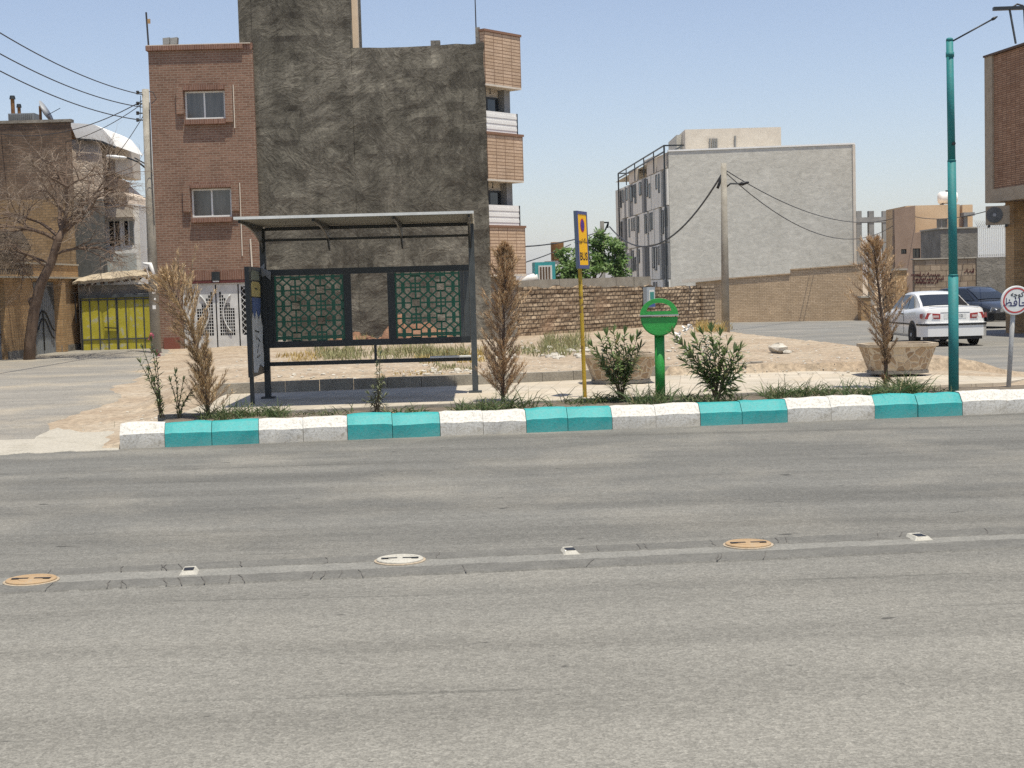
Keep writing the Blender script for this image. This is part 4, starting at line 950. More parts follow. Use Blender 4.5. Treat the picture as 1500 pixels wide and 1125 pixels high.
mb=MB(); mb.tube([(0,0,.5),(.18,-.03,.46)],.03,6); mb.tube([(.25,-.05,.3),(.72,-.1,.52)],.012,5); obj('feed_arm',mb,MT['black'],t)
# ---------------------------------------------------------------- stone clad building with the white curved roof
o2=Vector((at(104,420,52.2).x,52.2,0)); 
def sw(px,py,y=0): return onwall(px,py,o2,0,y)
SB=thing('stone_clad_building','tall building clad in pale crazy stone with a white curved metal roof and balconies','building',o2)
sW=sw(151,260).x; sZ=sw(125,213).z; zs=sw(125,292).z; side=3.4
tp2=lambda x0,x1,y0,y1,z0,z1:([(x0,y0,z0),(x1,y0,z0),(x1-.29*(y1-y0),y1,z0),(x0,y1,z0)],(0,0,z1-z0))
mb=MB(); mb.prism(*tp2(0,sW,0,4,zs,sw(125,222).z)); obj('stone_wall',mb,MT['stone_clad'],SB)
mb=MB(); mb.prism(*tp2(.02,sw(155,350).x,-.02,4,-.2,zs-.003)); obj('granite_wall',mb,MT['shade_grey'],SB)
mb=MB(); mb.prism(*tp2(.02,sW-.05,.05,4,sw(125,222).z+.002,sw(125,203.5).z)); obj('eaves_wall',mb,MT['cream'],SB)
def spx(px,py,X):            # pixel met with the plane local x = X (side face)
    d=ray(px,py); s=(o2.x+X-CAM.x)/d.x; q=CAM+d*s; return q.y-o2.y,q.z-o2.z
# curved white roof over the top storey
def pxz(px,py,y): q=sw(px,py,y); return (q.x,y,q.z)
up_=[(102,180),(121,181),(138,182.5),(151,189),(162,202),(170,214)]; lo_=[(170,216.5),(150,208),(140,206),(112,203.5)]
mb=MB(); mb.prism([pxz(a,b,-.10) for a,b in (up_+lo_)][::-1],(0,.05,0)); 
fr_=[pxz(a,b,-.06) for a,b in up_]; bk=[(x,3.8,z) for x,y,z in fr_]
mb.add(fr_+bk,[(i,i+1,i+7,i+6) for i in range(5)]); obj('curved_roof',mb,MT['white_render'],SB)
mb=MB(); 
for a,b in zip(lo_,lo_[1:]): mb.bar(pxz(*a,-.14),pxz(*b,-.14),.05,.07)
obj('eaves',mb,MT['dark_steel'],SB)
a_,b_=sw(66,199,.3),sw(103,183,.3); mb=MB(); mb.prism([(a_.x,.2,a_.z),(b_.x,.2,b_.z),(b_.x,.2,b_.z-.18),(a_.x,.2,a_.z-.12)],(0,2.0,0)); obj('lean_to_roof',mb,MT['rust'],SB)
# wing stepping back along the lane
o3y=1.2; wz=lambda py: sw(175,py,o3y).z; wx=lambda px: sw(px,300,o3y).x
hs=[(wx(157),wx(164),wz(248),wz(216))]
mb=MB(); mb.wall(wx(149),wx(168),wz(252),wz(206),o3y,.3,hs); mb.box(wx(149),wx(168),o3y+.31,o3y+4,wz(252),wz(206)); obj('top_storey',mb,MT['cream'],SB)
window(SB,*hs[0],o3y+.12,MT['window_glass'],MT['white_frame'],0,'window',.05)
mb=MB(); mb.prism([(wx(149),o3y-.02,-.2),(wx(186),o3y-.02,-.2),(wx(186),o3y-.02,wz(286)),(wx(149),o3y-.02,wz(252))],(0,3,0)); obj('stone_wing',mb,MT['stone_clad'],SB)
mb=MB(); mb.prism([(wx(150),o3y-.55,wz(272)),(wx(150),o3y-.55,wz(250)),(wx(192),o3y-.55,wz(268)),(wx(190),o3y-.55,wz(284))][::-1],(0,.5,0)); obj('balcony',mb,MT['brown_render'],SB)
hs=[(wx(157),wx(176),wz(362),wz(322)),(wx(179),wx(196),wz(362),wz(322))]
mb=MB(); mb.wall(wx(150),wx(202),-.2,wz(300),o3y-.12,.22,hs); mb.box(wx(150),wx(202),o3y+.11,o3y+.6,-.2,wz(300)); mb.box(wx(186.3),wx(202),o3y+.61,o3y+3,-.2,wz(300)); obj('white_wing',mb,MT['white_render'],SB)
for h in hs: window(SB,h[0],h[1],h[2],h[3],o3y-.04,MT['window_glass'],MT['white_frame'],.5,'window',.05)
MT['cooler_pale']=surf('pale glass balcony sheet',(.45,.50,.49),(.58,.62,.60),2,.4)
for (pa,pb,ya,yb_,mt,pr_) in ((157,198,319,302,'cream',.40),(158,200,405,372,'cooler_pale',.42)):
    mb=MB(); mb.box(wx(pa),wx(pb),o3y-pr_,o3y-pr_+.06,wz(ya),wz(yb_)); mb.box(wx(pa),wx(pb),o3y-pr_+.061,o3y-.122,wz(ya)-.08,wz(ya)); obj('balcony',mb,MT[mt],SB)
mb=MB(); a,b=sw(154,358,.5),sw(150,405,.5); mb.tube([tuple(a),tuple(b)],.03,6); mb.tube([tuple(a),(a.x-.15,a.y,a.z+.25)],.025,6); obj('bent_pipe',mb,MT['white_frame'],SB)
# small red brown house further up the lane
o4=Vector((at(196,430,62.5).x,62.5,0)); 
def hw4(px,py): return onwall(px,py,o4,0)
HB=thing('small_brick_house','small brown brick house with one pale framed window behind the utility pole','house',o4)
hz4=hw4(215,300).z; hW=hw4(250,380).x; wv=(hw4(208,380).x,hw4(222,380).x,hw4(215,402).z,hw4(215,371).z)
mb=MB(); mb.wall(0,hW,-.2,hz4-.45,0,.2,[wv]); mb.box(0,hW,.21,3,-.2,hz4-.45); obj('wall',mb,MT['brown_brick'],HB)
mb=MB(); mb.box(0,hW,-.04,3,hz4-.448,hz4); obj('upper_wall',mb,MT['ochre_brick'],HB)
window(HB,wv[0],wv[1],wv[2],wv[3],.05,MT['window_glass'],MT['white_frame'],.5,'window',.05)
mb=MB(); mb.box(wv[0]-.16,wv[0]-.003,-.05,-.002,wv[2]-.14,wv[3]+.14); mb.box(wv[1]+.003,wv[1]+.16,-.05,-.002,wv[2]-.14,wv[3]+.14); mb.box(wv[0],wv[1],-.05,-.002,wv[3]+.003,wv[3]+.14); mb.box(wv[0],wv[1],-.05,-.002,wv[2]-.14,wv[2]-.003); obj('window_surround',mb,MT['cream'],HB)

# ---------------------------------------------------------------- rough brick wall of the empty lot
ra=on(716,497,.12); rb2=on(1043,476,.03); dv=rb2-ra; rr=math.atan2(dv.y,dv.x); RL=math.hypot(dv.x,dv.y); RO=Vector((ra.x,ra.y,-.15))
def uw(px,py,y=0): return onwall(px,py,RO,rr,y)
UW=thing('rough_brick_wall','rough unplastered brick wall with broken top edge and grey block coping at the empty lot','wall',RO,rr)
xc=uw(957,460).x
def crest(x):
    z=(uw(760,421).z*(1-x/xc)+uw(955,418).z*x/xc) if x<xc else uw(1000,420).z
    return z+.10*(vn(x*2.1,3)-.5)+.07*(round(vn(x*4.5,8)*2)/2-.5)
mb=MB(); vs=[]; xs2=frange(0,RL,.11); nz=26
for x in xs2:
    zt=crest(x)
    if x>RL-.8: zt-=.04
    for j in range(nz+1): vs.append((x,.05*(vn(x*2,j*.5)-.5)+.03*(vn(x*9,j*1.9)-.5)-(.06 if x>RL-.35 else 0),zt*j/nz))
mb.add(vs,[(i*(nz+1)+j,(i+1)*(nz+1)+j,(i+1)*(nz+1)+j+1,i*(nz+1)+j+1) for i in range(len(xs2)-1) for j in range(nz)])
k=len(vs); top_i=[i*(nz+1)+nz for i in range(len(xs2))]
mb.add([(vs[i][0],.36,vs[i][2]-.02) for i in top_i]+[(vs[i][0],.36,0) for i in top_i],[])
L=len(xs2); mb.f+=[(top_i[i],top_i[i+1],k+i+1,k+i) for i in range(L-1)]+[(k+i,k+i+1,k+L+i+1,k+L+i) for i in range(L-1)]; mb.m+=[0]*(2*L-2)
mb.f.append((top_i[-1]-nz,k+2*L-1,k+L-1,top_i[-1])); mb.m.append(0)
obj('wall',mb,MT['rubble_brick'],UW)
mb=MB(); n=7; xa=uw(762,415).x
for i in range(n):
    a=xa+(xc-xa)*i/n; b=xa+(xc-xa)*(i+1)/n-.02; z0=min(crest(a),crest(b),crest((a+b)/2))-.06; z1=lerp(uw(763,411).z,uw(957,404).z,(i+.5)/n)+rnd(-.015,.015); mb.box(a,b,.06+rnd(0,.03),.30,z0,z1)
obj('coping_block',mb,MT['edging'],UW)
mb=MB(); mb.box(uw(1026,440).x,RL+.05,-.12,.45,0,crest(RL-.2)-.03); obj('end_pier',mb,MT['rubble_brick'],UW)
mx=uw(947,435); MBX=thing('meter_box','small grey blue meter box with a green window on the rough brick wall','meter box',RO+Vector((mx.x*math.cos(rr)+.20*math.sin(rr),mx.x*math.sin(rr)-.20*math.cos(rr),mx.z)),rr)
k=58/F
mb=MB(); mb.box(-11*k,10*k,0,.16,-14*k,13*k); obj('box',mb,surf('meter box paint',(.30,.36,.42),(.42,.47,.50),5,.6),MBX)
mb=MB(); mb.box(-6*k,7*k,-.02,-.002,-6*k,9*k); obj('window_frame',mb,MT['white_frame'],MBX); mb=MB(); mb.box(-4.5*k,5.5*k,-.03,-.021,-3.5*k,6.5*k); obj('window',mb,plain('green pane',(.04,.25,.22),.3),MBX)
mb=MB(); mb.box(-11*k,9*k,-.012,-.002,-13*k,-9*k); obj('stripe',mb,plain('blue stripe',(.05,.09,.3),.6),MBX)
# things beyond that wall
p=at(799,412,57); t=thing('evaporative_cooler','turquoise and white evaporative cooler cabinet behind the rough brick wall','air cooler',p,.12); k=57/F
mb=MB(); mb.box(-15*k,15*k,0,.8,-30*k,28*k); obj('cabinet',mb,MT['cooler_teal'],t)
mb=MB(); mb.box(-10*k,10*k,-.03,-.003,-26*k,23*k); obj('pad_frame',mb,MT['white_frame'],t); mb=MB()
for i in range(4): mb.box((-8+i*4.2)*k,(-5.4+i*4.2)*k,-.05,-.031,-24*k,21*k)
obj('pad',mb,MT['bark'],t)
p=at(779,412,57); t=thing('wrapped_duct','white cloth wrapped duct beside the turquoise cooler','duct',p); mb=MB(); mb.tube([(-16*k,0.2,-3*k),(-4*k,.1,3*k),(9*k,.1,6*k)],[5*k,6*k,7*k],12); obj('duct',mb,MT['white_render'],t,True)
p=at(817,392,68); t=thing('rusty_drum','rusty yellow water drum on a roof frame behind the rough brick wall','drum',p); k=68/F
mb=MB(); mb.lathe([(9.5*k,10*k),(9.5*k,20*k),(9.9*k,20.5*k),(9.5*k,21*k),(9.5*k,36*k),(9*k,37*k)],24); obj('drum',mb,MT['rust'],t); mb=MB(); mb.box(-19*k,26*k,-.3,.3,5*k,9.5*k); mb.box(-19*k,-15*k,-.2,.2,-40*k,4.9*k); mb.box(20*k,24*k,-.2,.2,-40*k,4.9*k); obj('stand',mb,MT['grey_conc'],t)

# ---------------------------------------------------------------- pale apartment building
YW=85.0; wo=Vector((at(981,320,YW).x,YW,-.2))
def pw(px,py,y=0): return onwall(px,py,wo,0,y)
PB=thing('pale_apartment_building','large pale building with a blank plastered side wall and patchwork window facade','building',wo)
pW=pw(1252,300).x; zL=pw(981,222).z; zR=pw(1250,211.5).z
def plaster():
    m,nt,b=newmat('pale beige plaster'); v=coords(nt); f=noise(nt,v,.22,7,.7,.6); g=noise(nt,coords(nt,scale=(1,1,1.7)),2.4,6,.72,.8)
    col=ramp(nt,f,[(.3,(.50,.475,.41)),(.7,(.62,.592,.52))]); col=mix(nt,1.0,col,ramp(nt,g,[(.3,.80),(.7,1.18)]),'MULTIPLY'); nt.links.new(col,b.inputs['Base Color']); b.inputs['Roughness'].default_value=.95
    bump(nt,b,g,.3,.04); return m
MT['plaster']=plaster()
sd=Vector((-.082,.997,0)).normalized(); sL=17.0
mb=MB(); q=[(0,0),(pW,0),(pW,12),(sd.x*sL+.0,12)]; 
mb.poly([(0,0,-.5),(pW,0,-.5),(pW,0,zR),(0,0,zL)]); mb.poly([(pW,0,-.5),(pW,20,-.5),(pW,20,zR),(pW,0,zR)]); mb.poly([(0,0,zL),(pW,0,zR),(pW,20,zR-.3),(sd.x*20,sd.y*20,zL-.3)]); mb.poly([(0,0,zL-.9),(0,0,-.5),(sd.x*20,sd.y*20,-.5),(sd.x*20,sd.y*20,zL-.9)][::-1])
obj('wall',mb,MT['plaster'],PB)
mb=MB(); mb.prism([(-.02,-.05,zL),(pW+.04,-.05,zR),(pW+.04,-.05,zR+.09),(-.02,-.05,zL+.09)],(0,.35,0)); obj('coping',mb,MT['white_render'],PB)
mb=MB(); mb.box(pW-.10,pW+.06,-.07,-.004,-.3,zR-.02); obj('corner_pipe',mb,MT['cream'],PB)
a,b=pw(1004,219,2.5),pw(1144,186,2.5); mb=MB(); mb.box(a.x,b.x,2.5,9,zL-.5,b.z+.0); obj('penthouse',mb,MT['cream'],PB)
a2=pw(991,200,4.0); mb=MB(); mb.box(a2.x,a.x-.01,4.0,8.5,zL-.5,b.z-.15); obj('penthouse_wing',mb,MT['plaster'],PB)
mb=MB(); 
for px in (1040,1044,1047,1050): q=pw(px,215,2.45); mb.tube([(q.x,2.44,zL+.1),(q.x,2.44,pw(px,203,2.45).z)],.05,6)
q=pw(1077,215,2.45); mb.tube([(q.x,2.44,zL+.1),(q.x,2.44,pw(1077,199,2.45).z)],.06,6); obj('pipe',mb,MT['grey_conc'],PB)
# patchwork facade receding along the lane (local x runs towards the viewer)
fr=math.atan2(-sd.y,-sd.x); FA=bpy.data.objects.new('facade',None); C.objects.link(FA); FA.parent=PB; FA.location=(sd.x*sL,sd.y*sL,0); FA.rotation_euler=(0,0,fr)
zf=zL-.95; rs=random.Random(4); ncol=10; cwid=sL/ncol; 
mbw=MB(); gl_=[]; dl_=[]
MT['cream_panel']=surf('pale facade panel',(.70,.665,.585),(.80,.77,.69),1.5,.7,fine=.1)
fh=zf/4; wins=[]
for c in range(ncol):
    x0=c*cwid; skip=rs.choice([-1,0,1,2]) if c%3!=1 else -1
    for f in range(4):
        z0=f*fh; half=rs.choice([0,1]); g=.025
        for h_ in (0,1):
            xa=x0+h_*cwid/2+g; xb=x0+(h_+1)*cwid/2-g; tall=(c*2+h_)%5==2 and f in (1,2) or (c*2+h_)%7==4 and f in (0,1,3)
            if tall: dl_.append((xa+.05,xb-.05,-.06,-.004,z0+.02,z0+fh-.02)); continue
            bx_=(xa,xb,-.12-rs.choice([0,.04]),-.004,z0+g,z0+fh-g); gl_.append(bx_) if rs.random()<.16 else mbw.box(*bx_)
            if rs.random()<.62:
                w0=rs.choice([.55,.6,.75])*(xb-xa); xc_=rs.choice([xa+.06,xb-.06-w0]); zz=z0+rs.uniform(.5,1.2); wins.append((xc_,xc_+w0,zz,min(z0+fh-.15,zz+rs.choice([.9,1.4,1.7]))))
obj('white_cladding',mbw,MT['cream_panel'],FA); boxes('cladding_panel',gl_,MT['grey_conc'],FA); boxes('cladding_panel',dl_,MT['shade_grey'],FA)
for w_ in wins: window(FA,w_[0],w_[1],w_[2],w_[3],-.19,MT['glass'],MT['shade_grey'],0,'window',.06)
mb=MB()
for (x,z0,z1) in ((0,0,zL+.1),(sL,0,zL+.35)): mb.bar((x,-.25,z0),(x,-.25,z1),.09)
for i in range(1,5): mb.bar((sL*i/5,-.25,zf),(sL*i/5,-.25,zL+.1+.25*i/5),.06)
for dz in (0,-.35): mb.bar((0,-.25,zL+.1+dz),(sL,-.25,zL+.35+dz),.07)
mb.bar((0,.9,zL+.1),(sL,.9,zL+.35),.08); mb.bar((sL,-.25,zL+.35),(sL,.9,zL+.35),.08); mb.bar((0,-.25,zL+.1),(0,.9,zL+.1),.08); obj('roof_frame',mb,MT['dark_steel'],FA)
mb=MB()
for i in range(5):
    if i in (1,3,4): boxes('parapet_panel',[(sL*i/5+.15,sL*(i+1)/5-.15,-.1,.05,zf+.05,zL-.05)],MT['cream'],FA)
mb=MB(); mb.box(2,6,1.2,3,zf,zL+.75); obj('roof_block',mb,MT['cream'],FA)

# ---------------------------------------------------------------- long brick wall across the lane
la=on(1020,473,-.18); lb=on(1263,469.5,-.2); dv=lb-la; lr=math.atan2(dv.y,dv.x); LL=math.hypot(dv.x,dv.y); LO2=Vector((la.x,la.y,-.3))
def vw(px,py,y=0): return onwall(px,py,LO2,lr,y)
LWL=thing('lane_wall','long tan brick wall with a stepped top below the pale apartment building','wall',LO2,lr)
s0_=vw(1066,440).x; s1_=vw(1158,430).x
secs=[(0,s0_,vw(1005,414).z,vw(1066,409).z),(s0_+.002,s1_,vw(1068,409).z,vw(1158,402).z),(s1_+.002,LL,vw(1158,396).z,vw(1262,388.5).z)]
mb=MB()
for (a,b,z0,z1) in secs: mb.prism([(a,0,-.3),(b,0,-.3),(b,0,z1),(a,0,z0)],(0,.35,0))
obj('wall',mb,MT['lane_brick'],LWL)
mb=MB(); a,b,z0,z1=secs[0]; mb.prism([(a-.6,-.16,z0),(b,-.16,z1+.003),(b,-.16,z1+.14),(a-.6,-.16,z0+.14)],(0,.6,0)); obj('coping',mb,MT['cream'],LWL)
mb=MB()
for (a,b,z0,z1) in secs[1:]: mb.prism([(a,-.05,z0+.004),(b,-.05,z1+.004),(b,-.05,z1+.06),(a,-.05,z0+.06)],(0,.45,0))
obj('coping',mb,MT['lane_brick'],LWL)
p0=on(1268,470,-.2); t=thing('brick_pier','short ochre brick pier at the end of the tan lane wall','pier',(p0.x,p0.y,-.3)); k=p0.y/F; mb=MB(); mb.box(-7*k,7*k,-.1,.5,0,vw(1268,436).z); obj('pier',mb,MT['ochre_brick'],t); mb=MB(); mb.box(-7.6*k,7.6*k,-.14,.54,vw(1268,436).z+.002,vw(1268,436).z+.08); obj('cap',mb,MT['concrete'],t)

# ---------------------------------------------------------------- unfinished concrete frame
YS_=98.0; so=Vector((at(1256,400,YS_).x,YS_,-.2))
def kw(px,py,y=0): return onwall(px,py,so,0,y)
SF=thing('concrete_frame','unfinished grey concrete skeleton of columns and beams beside the pale building','unfinished building',so)
k=YS_/F; sWd=kw(1318,340).x
for yy in (0,4.2):
    for px in (1259,1277,1297,1318) if yy==0 else (1276,1300):
        x=kw(px,350,yy).x; mb=MB(); mb.box(x-.17,x+.17,yy,yy+.34,-1,kw(px,309,yy).z); obj('column',mb,MT['grey_conc'],SF)
for yy,(za,zb5) in ((0,(318,326)),(0,(381,388)),(4.2,(319,325)),(4.2,(383,388))):
    z1,z0=kw(1280,za,yy).z,kw(1280,zb5,yy).z; mb=MB(); mb.box(-.3,sWd+.3,yy-.03,yy+.37,z0,z1); obj('beam',mb,MT['grey_conc'],SF)
z1,z0=kw(1280,318,0).z,kw(1280,321,0).z; mb=MB(); mb.box(-.2,sWd+.2,.372,4.168,z0,z1-.02); obj('slab',mb,MT['grey_conc'],SF)
# ---------------------------------------------------------------- brown and peach house
YH=80.0; ho=Vector((at(1311,400,YH).x,YH,-.2))
def hw_(px,py,y=0): return onwall(px,py,ho,0,y)
HH=thing('brown_peach_house','brown rendered house with a peach upper storey and roof water tank','house',ho)
ax=hw_(1341,350).x; bx=hw_(1376,350).x; zA1=hw_(1311,307).z; zA2=hw_(1341,301).z; zB1=hw_(1341,341).z
hs=[(hw_(1320,370).x,hw_(1328,370).x,hw_(1320,372).z,hw_(1320,365).z),(hw_(1337,370).x,hw_(1348,370).x,hw_(1340,378).z,hw_(1340,364).z),(hw_(1360,370).x,hw_(1368,370).x,hw_(1364,377).z,hw_(1364,362).z)]
mb=MB(); mb.wall(0,bx,-.5,zB1-.1,0,.2,hs); mb.prism([(0,.002,zB1-.1),(ax,.002,zB1-.1),(ax,.002,zA2),(0,.002,zA1)],(0,.4,0)); mb.prism([(ax+.002,.002,zB1-.1),(bx,.002,zB1-.1),(bx,.002,hw_(1376,334).z),(ax+.002,.002,zB1)],(0,.4,0)); mb.box(0,bx,.21,.5,-.5,zB1-.11); mb.poly([(0,0,-.5),(0,0,zA1),(2.4,8,zA1),(2.4,8,-.5)]); mb.poly([(2.4,8,-.5),(2.4,8,zA1),(bx,8,zA1),(bx,8,-.5)]); mb.poly([(0,.41,zA1-.3),(ax,.41,zA1-.3),(ax,8,zA1-.3),(2.4,8,zA1-.3)]); mb.poly([(ax,.41,zB1-.3),(bx,.41,zB1-.3),(bx,8,zB1-.3),(ax,8,zB1-.3)]); mb.poly([(bx,.5,-.5),(bx,8,-.5),(bx,8,zB1-.2),(bx,.5,zB1-.2)]); obj('wall',mb,MT['brown_render'],HH)
for h in hs: window(HH,*h,.1,MT['glass'],MT['dark_steel'],.5,'window',.05)
cx_=hw_(1420,340,1.5).x; zC=hw_(1380,300,1.5).z; a=hw_(1372,335,1.5); b=hw_(1388,320,1.5)
mb=MB(); mb.wall(ax-.05,hw_(1406,350,1.5).x,1.5,zC,1.5,.25,[(a.x,b.x,a.z,b.z)]); mb.box(ax-.05,hw_(1406,350,1.5).x,1.76,6,1.5,zC); obj('upper_wall',mb,MT['peach'],HH)
window(HH,a.x,b.x,a.z,b.z,1.6,MT['window_glass'],MT['grey_conc'],.5,'window',.06)
mb=MB(); mb.box(hw_(1406,350,3).x,hw_(1421,350,3).x,2.5,6,1.5,hw_(1410,300,2.5).z); obj('rear_wall',mb,MT['peach'],HH)
mb=MB(); x=hw_(1409,325,1.4).x; mb.box(x-.12,x+.12,1.46,1.49,hw_(1409,331,1.4).z,hw_(1409,319,1.4).z); obj('niche',mb,MT['brown_render'],HH)
mb=MB(); mb.box(hw_(1412,320,1).x,hw_(1428,320,1).x,1.0,2.4,hw_(1420,316,1).z,hw_(1420,311,1).z); mb.box(hw_(1415,320,1).x,hw_(1420,320,1).x,1.3,1.8,1.5,hw_(1420,316,1).z-.003); obj('concrete_stub',mb,MT['grey_conc'],HH)
p=at(1387,299,84); t=thing('water_tank','white horizontal water tank on the peach house roof','water tank',p); k=84/F
mb=MB(); mb.lathe([(2*k,-13*k),(8*k,-11.5*k),(9*k,-9*k),(9*k,12*k),(8*k,14*k),(2*k,15*k)],20,(0,0,9*k),'x'); obj('tank',mb,MT['white_render'],t,True); mb=MB(); mb.box(-9*k,-6*k,-.2,.2,-.6,2*k); mb.box(7*k,10*k,-.2,.2,-.6,2*k); obj('stand',mb,MT['grey_steel'],t); mb=MB(); mb.lathe([(3*k,17*k),(3*k,20*k)],12,(1*k,0,0)); obj('lid',mb,MT['grey_steel'],t)
# ---------------------------------------------------------------- block wall, plaster wall and railing by the parked cars
YB=58.0; bo2=Vector((at(1340,430,YB).x,YB,-.3))
def kb(px,py,y=0): return onwall(px,py,bo2,0,y)
BWL=thing('block_wall','cement block wall scrawled with dark red graffiti behind the parked cars','wall',bo2)
bxW=kb(1500,400).x+1; zb6=kb(1400,379).z; xg=kb(1430,400).x
mb=MB(); mb.box(0,xg,0,.3,-.3,zb6); obj('wall',mb,MT['block_wall'],BWL)
mb=MB(); mb.box(xg+.003,bxW,-.05,.3,-.3,kb(1440,377).z); obj('plastered_wall',mb,MT['rough_conc'],BWL)
mb=MB(); mb.box(-.05,xg,-.05,.35,zb6+.002,zb6+.05); obj('coping',mb,MT['concrete'],BWL)
mb=MB(); rs=random.Random(11)
for row,(yy,xa,xb) in enumerate(((403,1334,1374),(409,1336,1378),(414,1340,1372),(398,1412,1424))):
    px=xa
    while px<xb:
        w_=rs.uniform(3,6); n=rs.choice([1,2]); pts=[]
        for i in range(9): 
            s=i/8; q=kb(px+w_*s,yy+2.2*math.sin(s*PI*n*2+rs.random())*rs.uniform(.5,1.1)-(4 if i==7 and rs.random()<.5 else 0)); pts.append((q.x,-.008,q.z))
        mb.tube(pts,.014,4); px+=w_+rs.uniform(0,1.5)
obj('graffiti_lettering',mb,plain('dark red spray paint',(.10,.03,.03),.9),BWL)
t=thing('gate_pier','ochre brick gate pier at the end of the cement block wall','pier',(at(1320,440,57).x,57.0,-.3)); k=57/F; mb=MB(); zt=(on(1320,440,0).z,); z1=at(1320,396,57).z+.3; mb.box(-8*k,8*k,-.05,.45,0,z1); obj('pier',mb,MT['ochre_brick'],t); mb=MB(); mb.box(-9*k,9*k,-.1,.5,z1+.002,z1+.07); obj('cap',mb,MT['concrete'],t)
t=thing('dark_gate','dark metal lane gate between the tan wall and the ochre pier','gate',(at(1303,440,59).x,59.0,-.3)); k=59/F; z1=at(1303,400,59).z+.3; mb=MB(); mb.box(-9*k,8*k,0,.06,.05,z1); obj('leaf',mb,MT['dark_steel'],t); mb=MB()
for i in range(5): mb.box((-8+i*3.6)*k,(-7+i*3.6)*k,-.04,-.003,.05,z1)
obj('bar',mb,MT['bark'],t)
t=thing('plaster_block','rough grey plastered block standing above the cement block wall','building',(at(1378,380,62.5).x,62.5,-.2)); mb=MB(); k=62.5/F; z0=at(1400,380,62.5).z; z1=at(1400,335,62.5).z+.2; mb.box(0,55*k,0,3,0,z1); obj('wall',mb,MT['rough_conc'],t); mb=MB(); mb.box(-.05,55*k+.05,-.05,3,z1+.002,z1+.06); obj('coping',mb,MT['concrete'],t)
t=thing('white_railing','white vertical bar railing with spikes on the block wall beside the air conditioner','railing',(at(1433,377,58.1).x,58.1,at(1440,377,58.1).z)); k=58.1/F; mb=MB(); n=15
for i in range(n): mb.box((i*2.75-.5)*k,(i*2.75+.5)*k,-.015,.015,0,42*k)
obj('bar',mb,MT['white_frame'],t); mb=MB(); mb.box(-.02,40*k,-.02,.02,42*k,44*k); mb.box(-.02,40*k,.017,.04,2*k,4*k); obj('rail',mb,MT['white_frame'],t); mb=MB()
for i in range(15): mb.tube([(i*2.7*k,0,44*k),((i*2.7-6)*k,-.05,54*k)],[.02,.008],5)
obj('spike',mb,MT['white_frame'],t)

# ---------------------------------------------------------------- brown clad corner building with air conditioner
a=at(1443,297,47); cdir=Vector((math.sin(math.radians(9.5)),-math.cos(math.radians(9.5)),0)); cr=math.atan2(cdir.y,cdir.x)
co=Vector((a.x,a.y,-.3))
def cw(px,py,y=0): return onwall(px,py,co,cr,y)
CB=thing('corner_building','brown tile clad corner building overhanging a stone pier and an air conditioner','building',co,cr)
z0=cw(1449,297).z; z1=cw(1444,84).z; cl=16.0; k=47/F; fw=cw(1454,280).x; zi=cw(1456,277).z
mb=MB(); mb.box(0,cl,0,.25,z0,zi); mb.box(0,fw,0,.25,zi+.002,z1); obj('stone_frame',mb,MT['planter_rim'],CB)
mb=MB(); mb.box(fw+.002,cl,.06,.25,zi+.002,z1-.02); obj('cladding',mb,MT['brown_brick'],CB)
mb=MB(); mb.box(.0,cl,.252,6,z0,z1-.03); obj('body',mb,MT['brown_render'],CB)
mb=MB(); mb.box(-.02,cl,-.04,.3,z1+.001,z1+.06); obj('coping',mb,plain('dark coping',(.12,.08,.06),.8),CB)
mb=MB(); mb.box(.9,cl,.9,6,-.3,z0-.003); obj('ground_wall',mb,MT['planter_rim'],CB)
mb=MB(); mb.box(.45,1.0,.45,.86,-.3,z0-.003); obj('pier',mb,MT['ochre_brick'],CB)
p=at(1461,331,45.8); t=thing('air_conditioner','boxy outdoor air conditioner unit under the overhang of the brown clad building','air conditioner',p,-.30); k=45.8/F
mb=MB(); mb.box(-16*k,17*k,-.05,.36,2*k,29*k); obj('case',mb,MT['planter_rim'],t); mb=MB(); mb.lathe([(11.5*k,-.075),(11.5*k,-.052)],28,(-4*k,0,16*k),'y'); fg=obj('fan_grille',mb,MT['shade_grey'],t); mb=MB(); mb.lathe([(2.5*k,-.09),(2.5*k,-.077)],14,(-4*k,0,16*k),'y'); obj('hub',mb,MT['dish'],fg); mb=MB(); mb.box(-13*k,-10*k,-.08,1.0,-1*k,1.9*k); mb.box(11*k,14*k,-.08,1.0,-1*k,1.9*k); obj('bracket',mb,MT['dark_steel'],t)
p=at(1488,62,45); t=thing('roof_floodlight','long floodlight bar on a strut frame above the brown clad roof','floodlight',p); 
def fl(px,py): return at(px,py,45)-p
mb=MB(); mb.bar(fl(1455,13),fl(1512,11),.16,.10); obj('light_bar',mb,MT['dark_steel'],t); mb=MB(); mb.tube([fl(1479,14),fl(1488,64)],.035,6); mb.tube([fl(1500,11),fl(1503,60)],.035,6); obj('strut',mb,MT['grey_steel'],t); mb=MB(); mb.tube([fl(1484,10),fl(1490,6),fl(1498,8),fl(1502,20)],.03,6); obj('cable_loop',mb,MT['cable'],t)

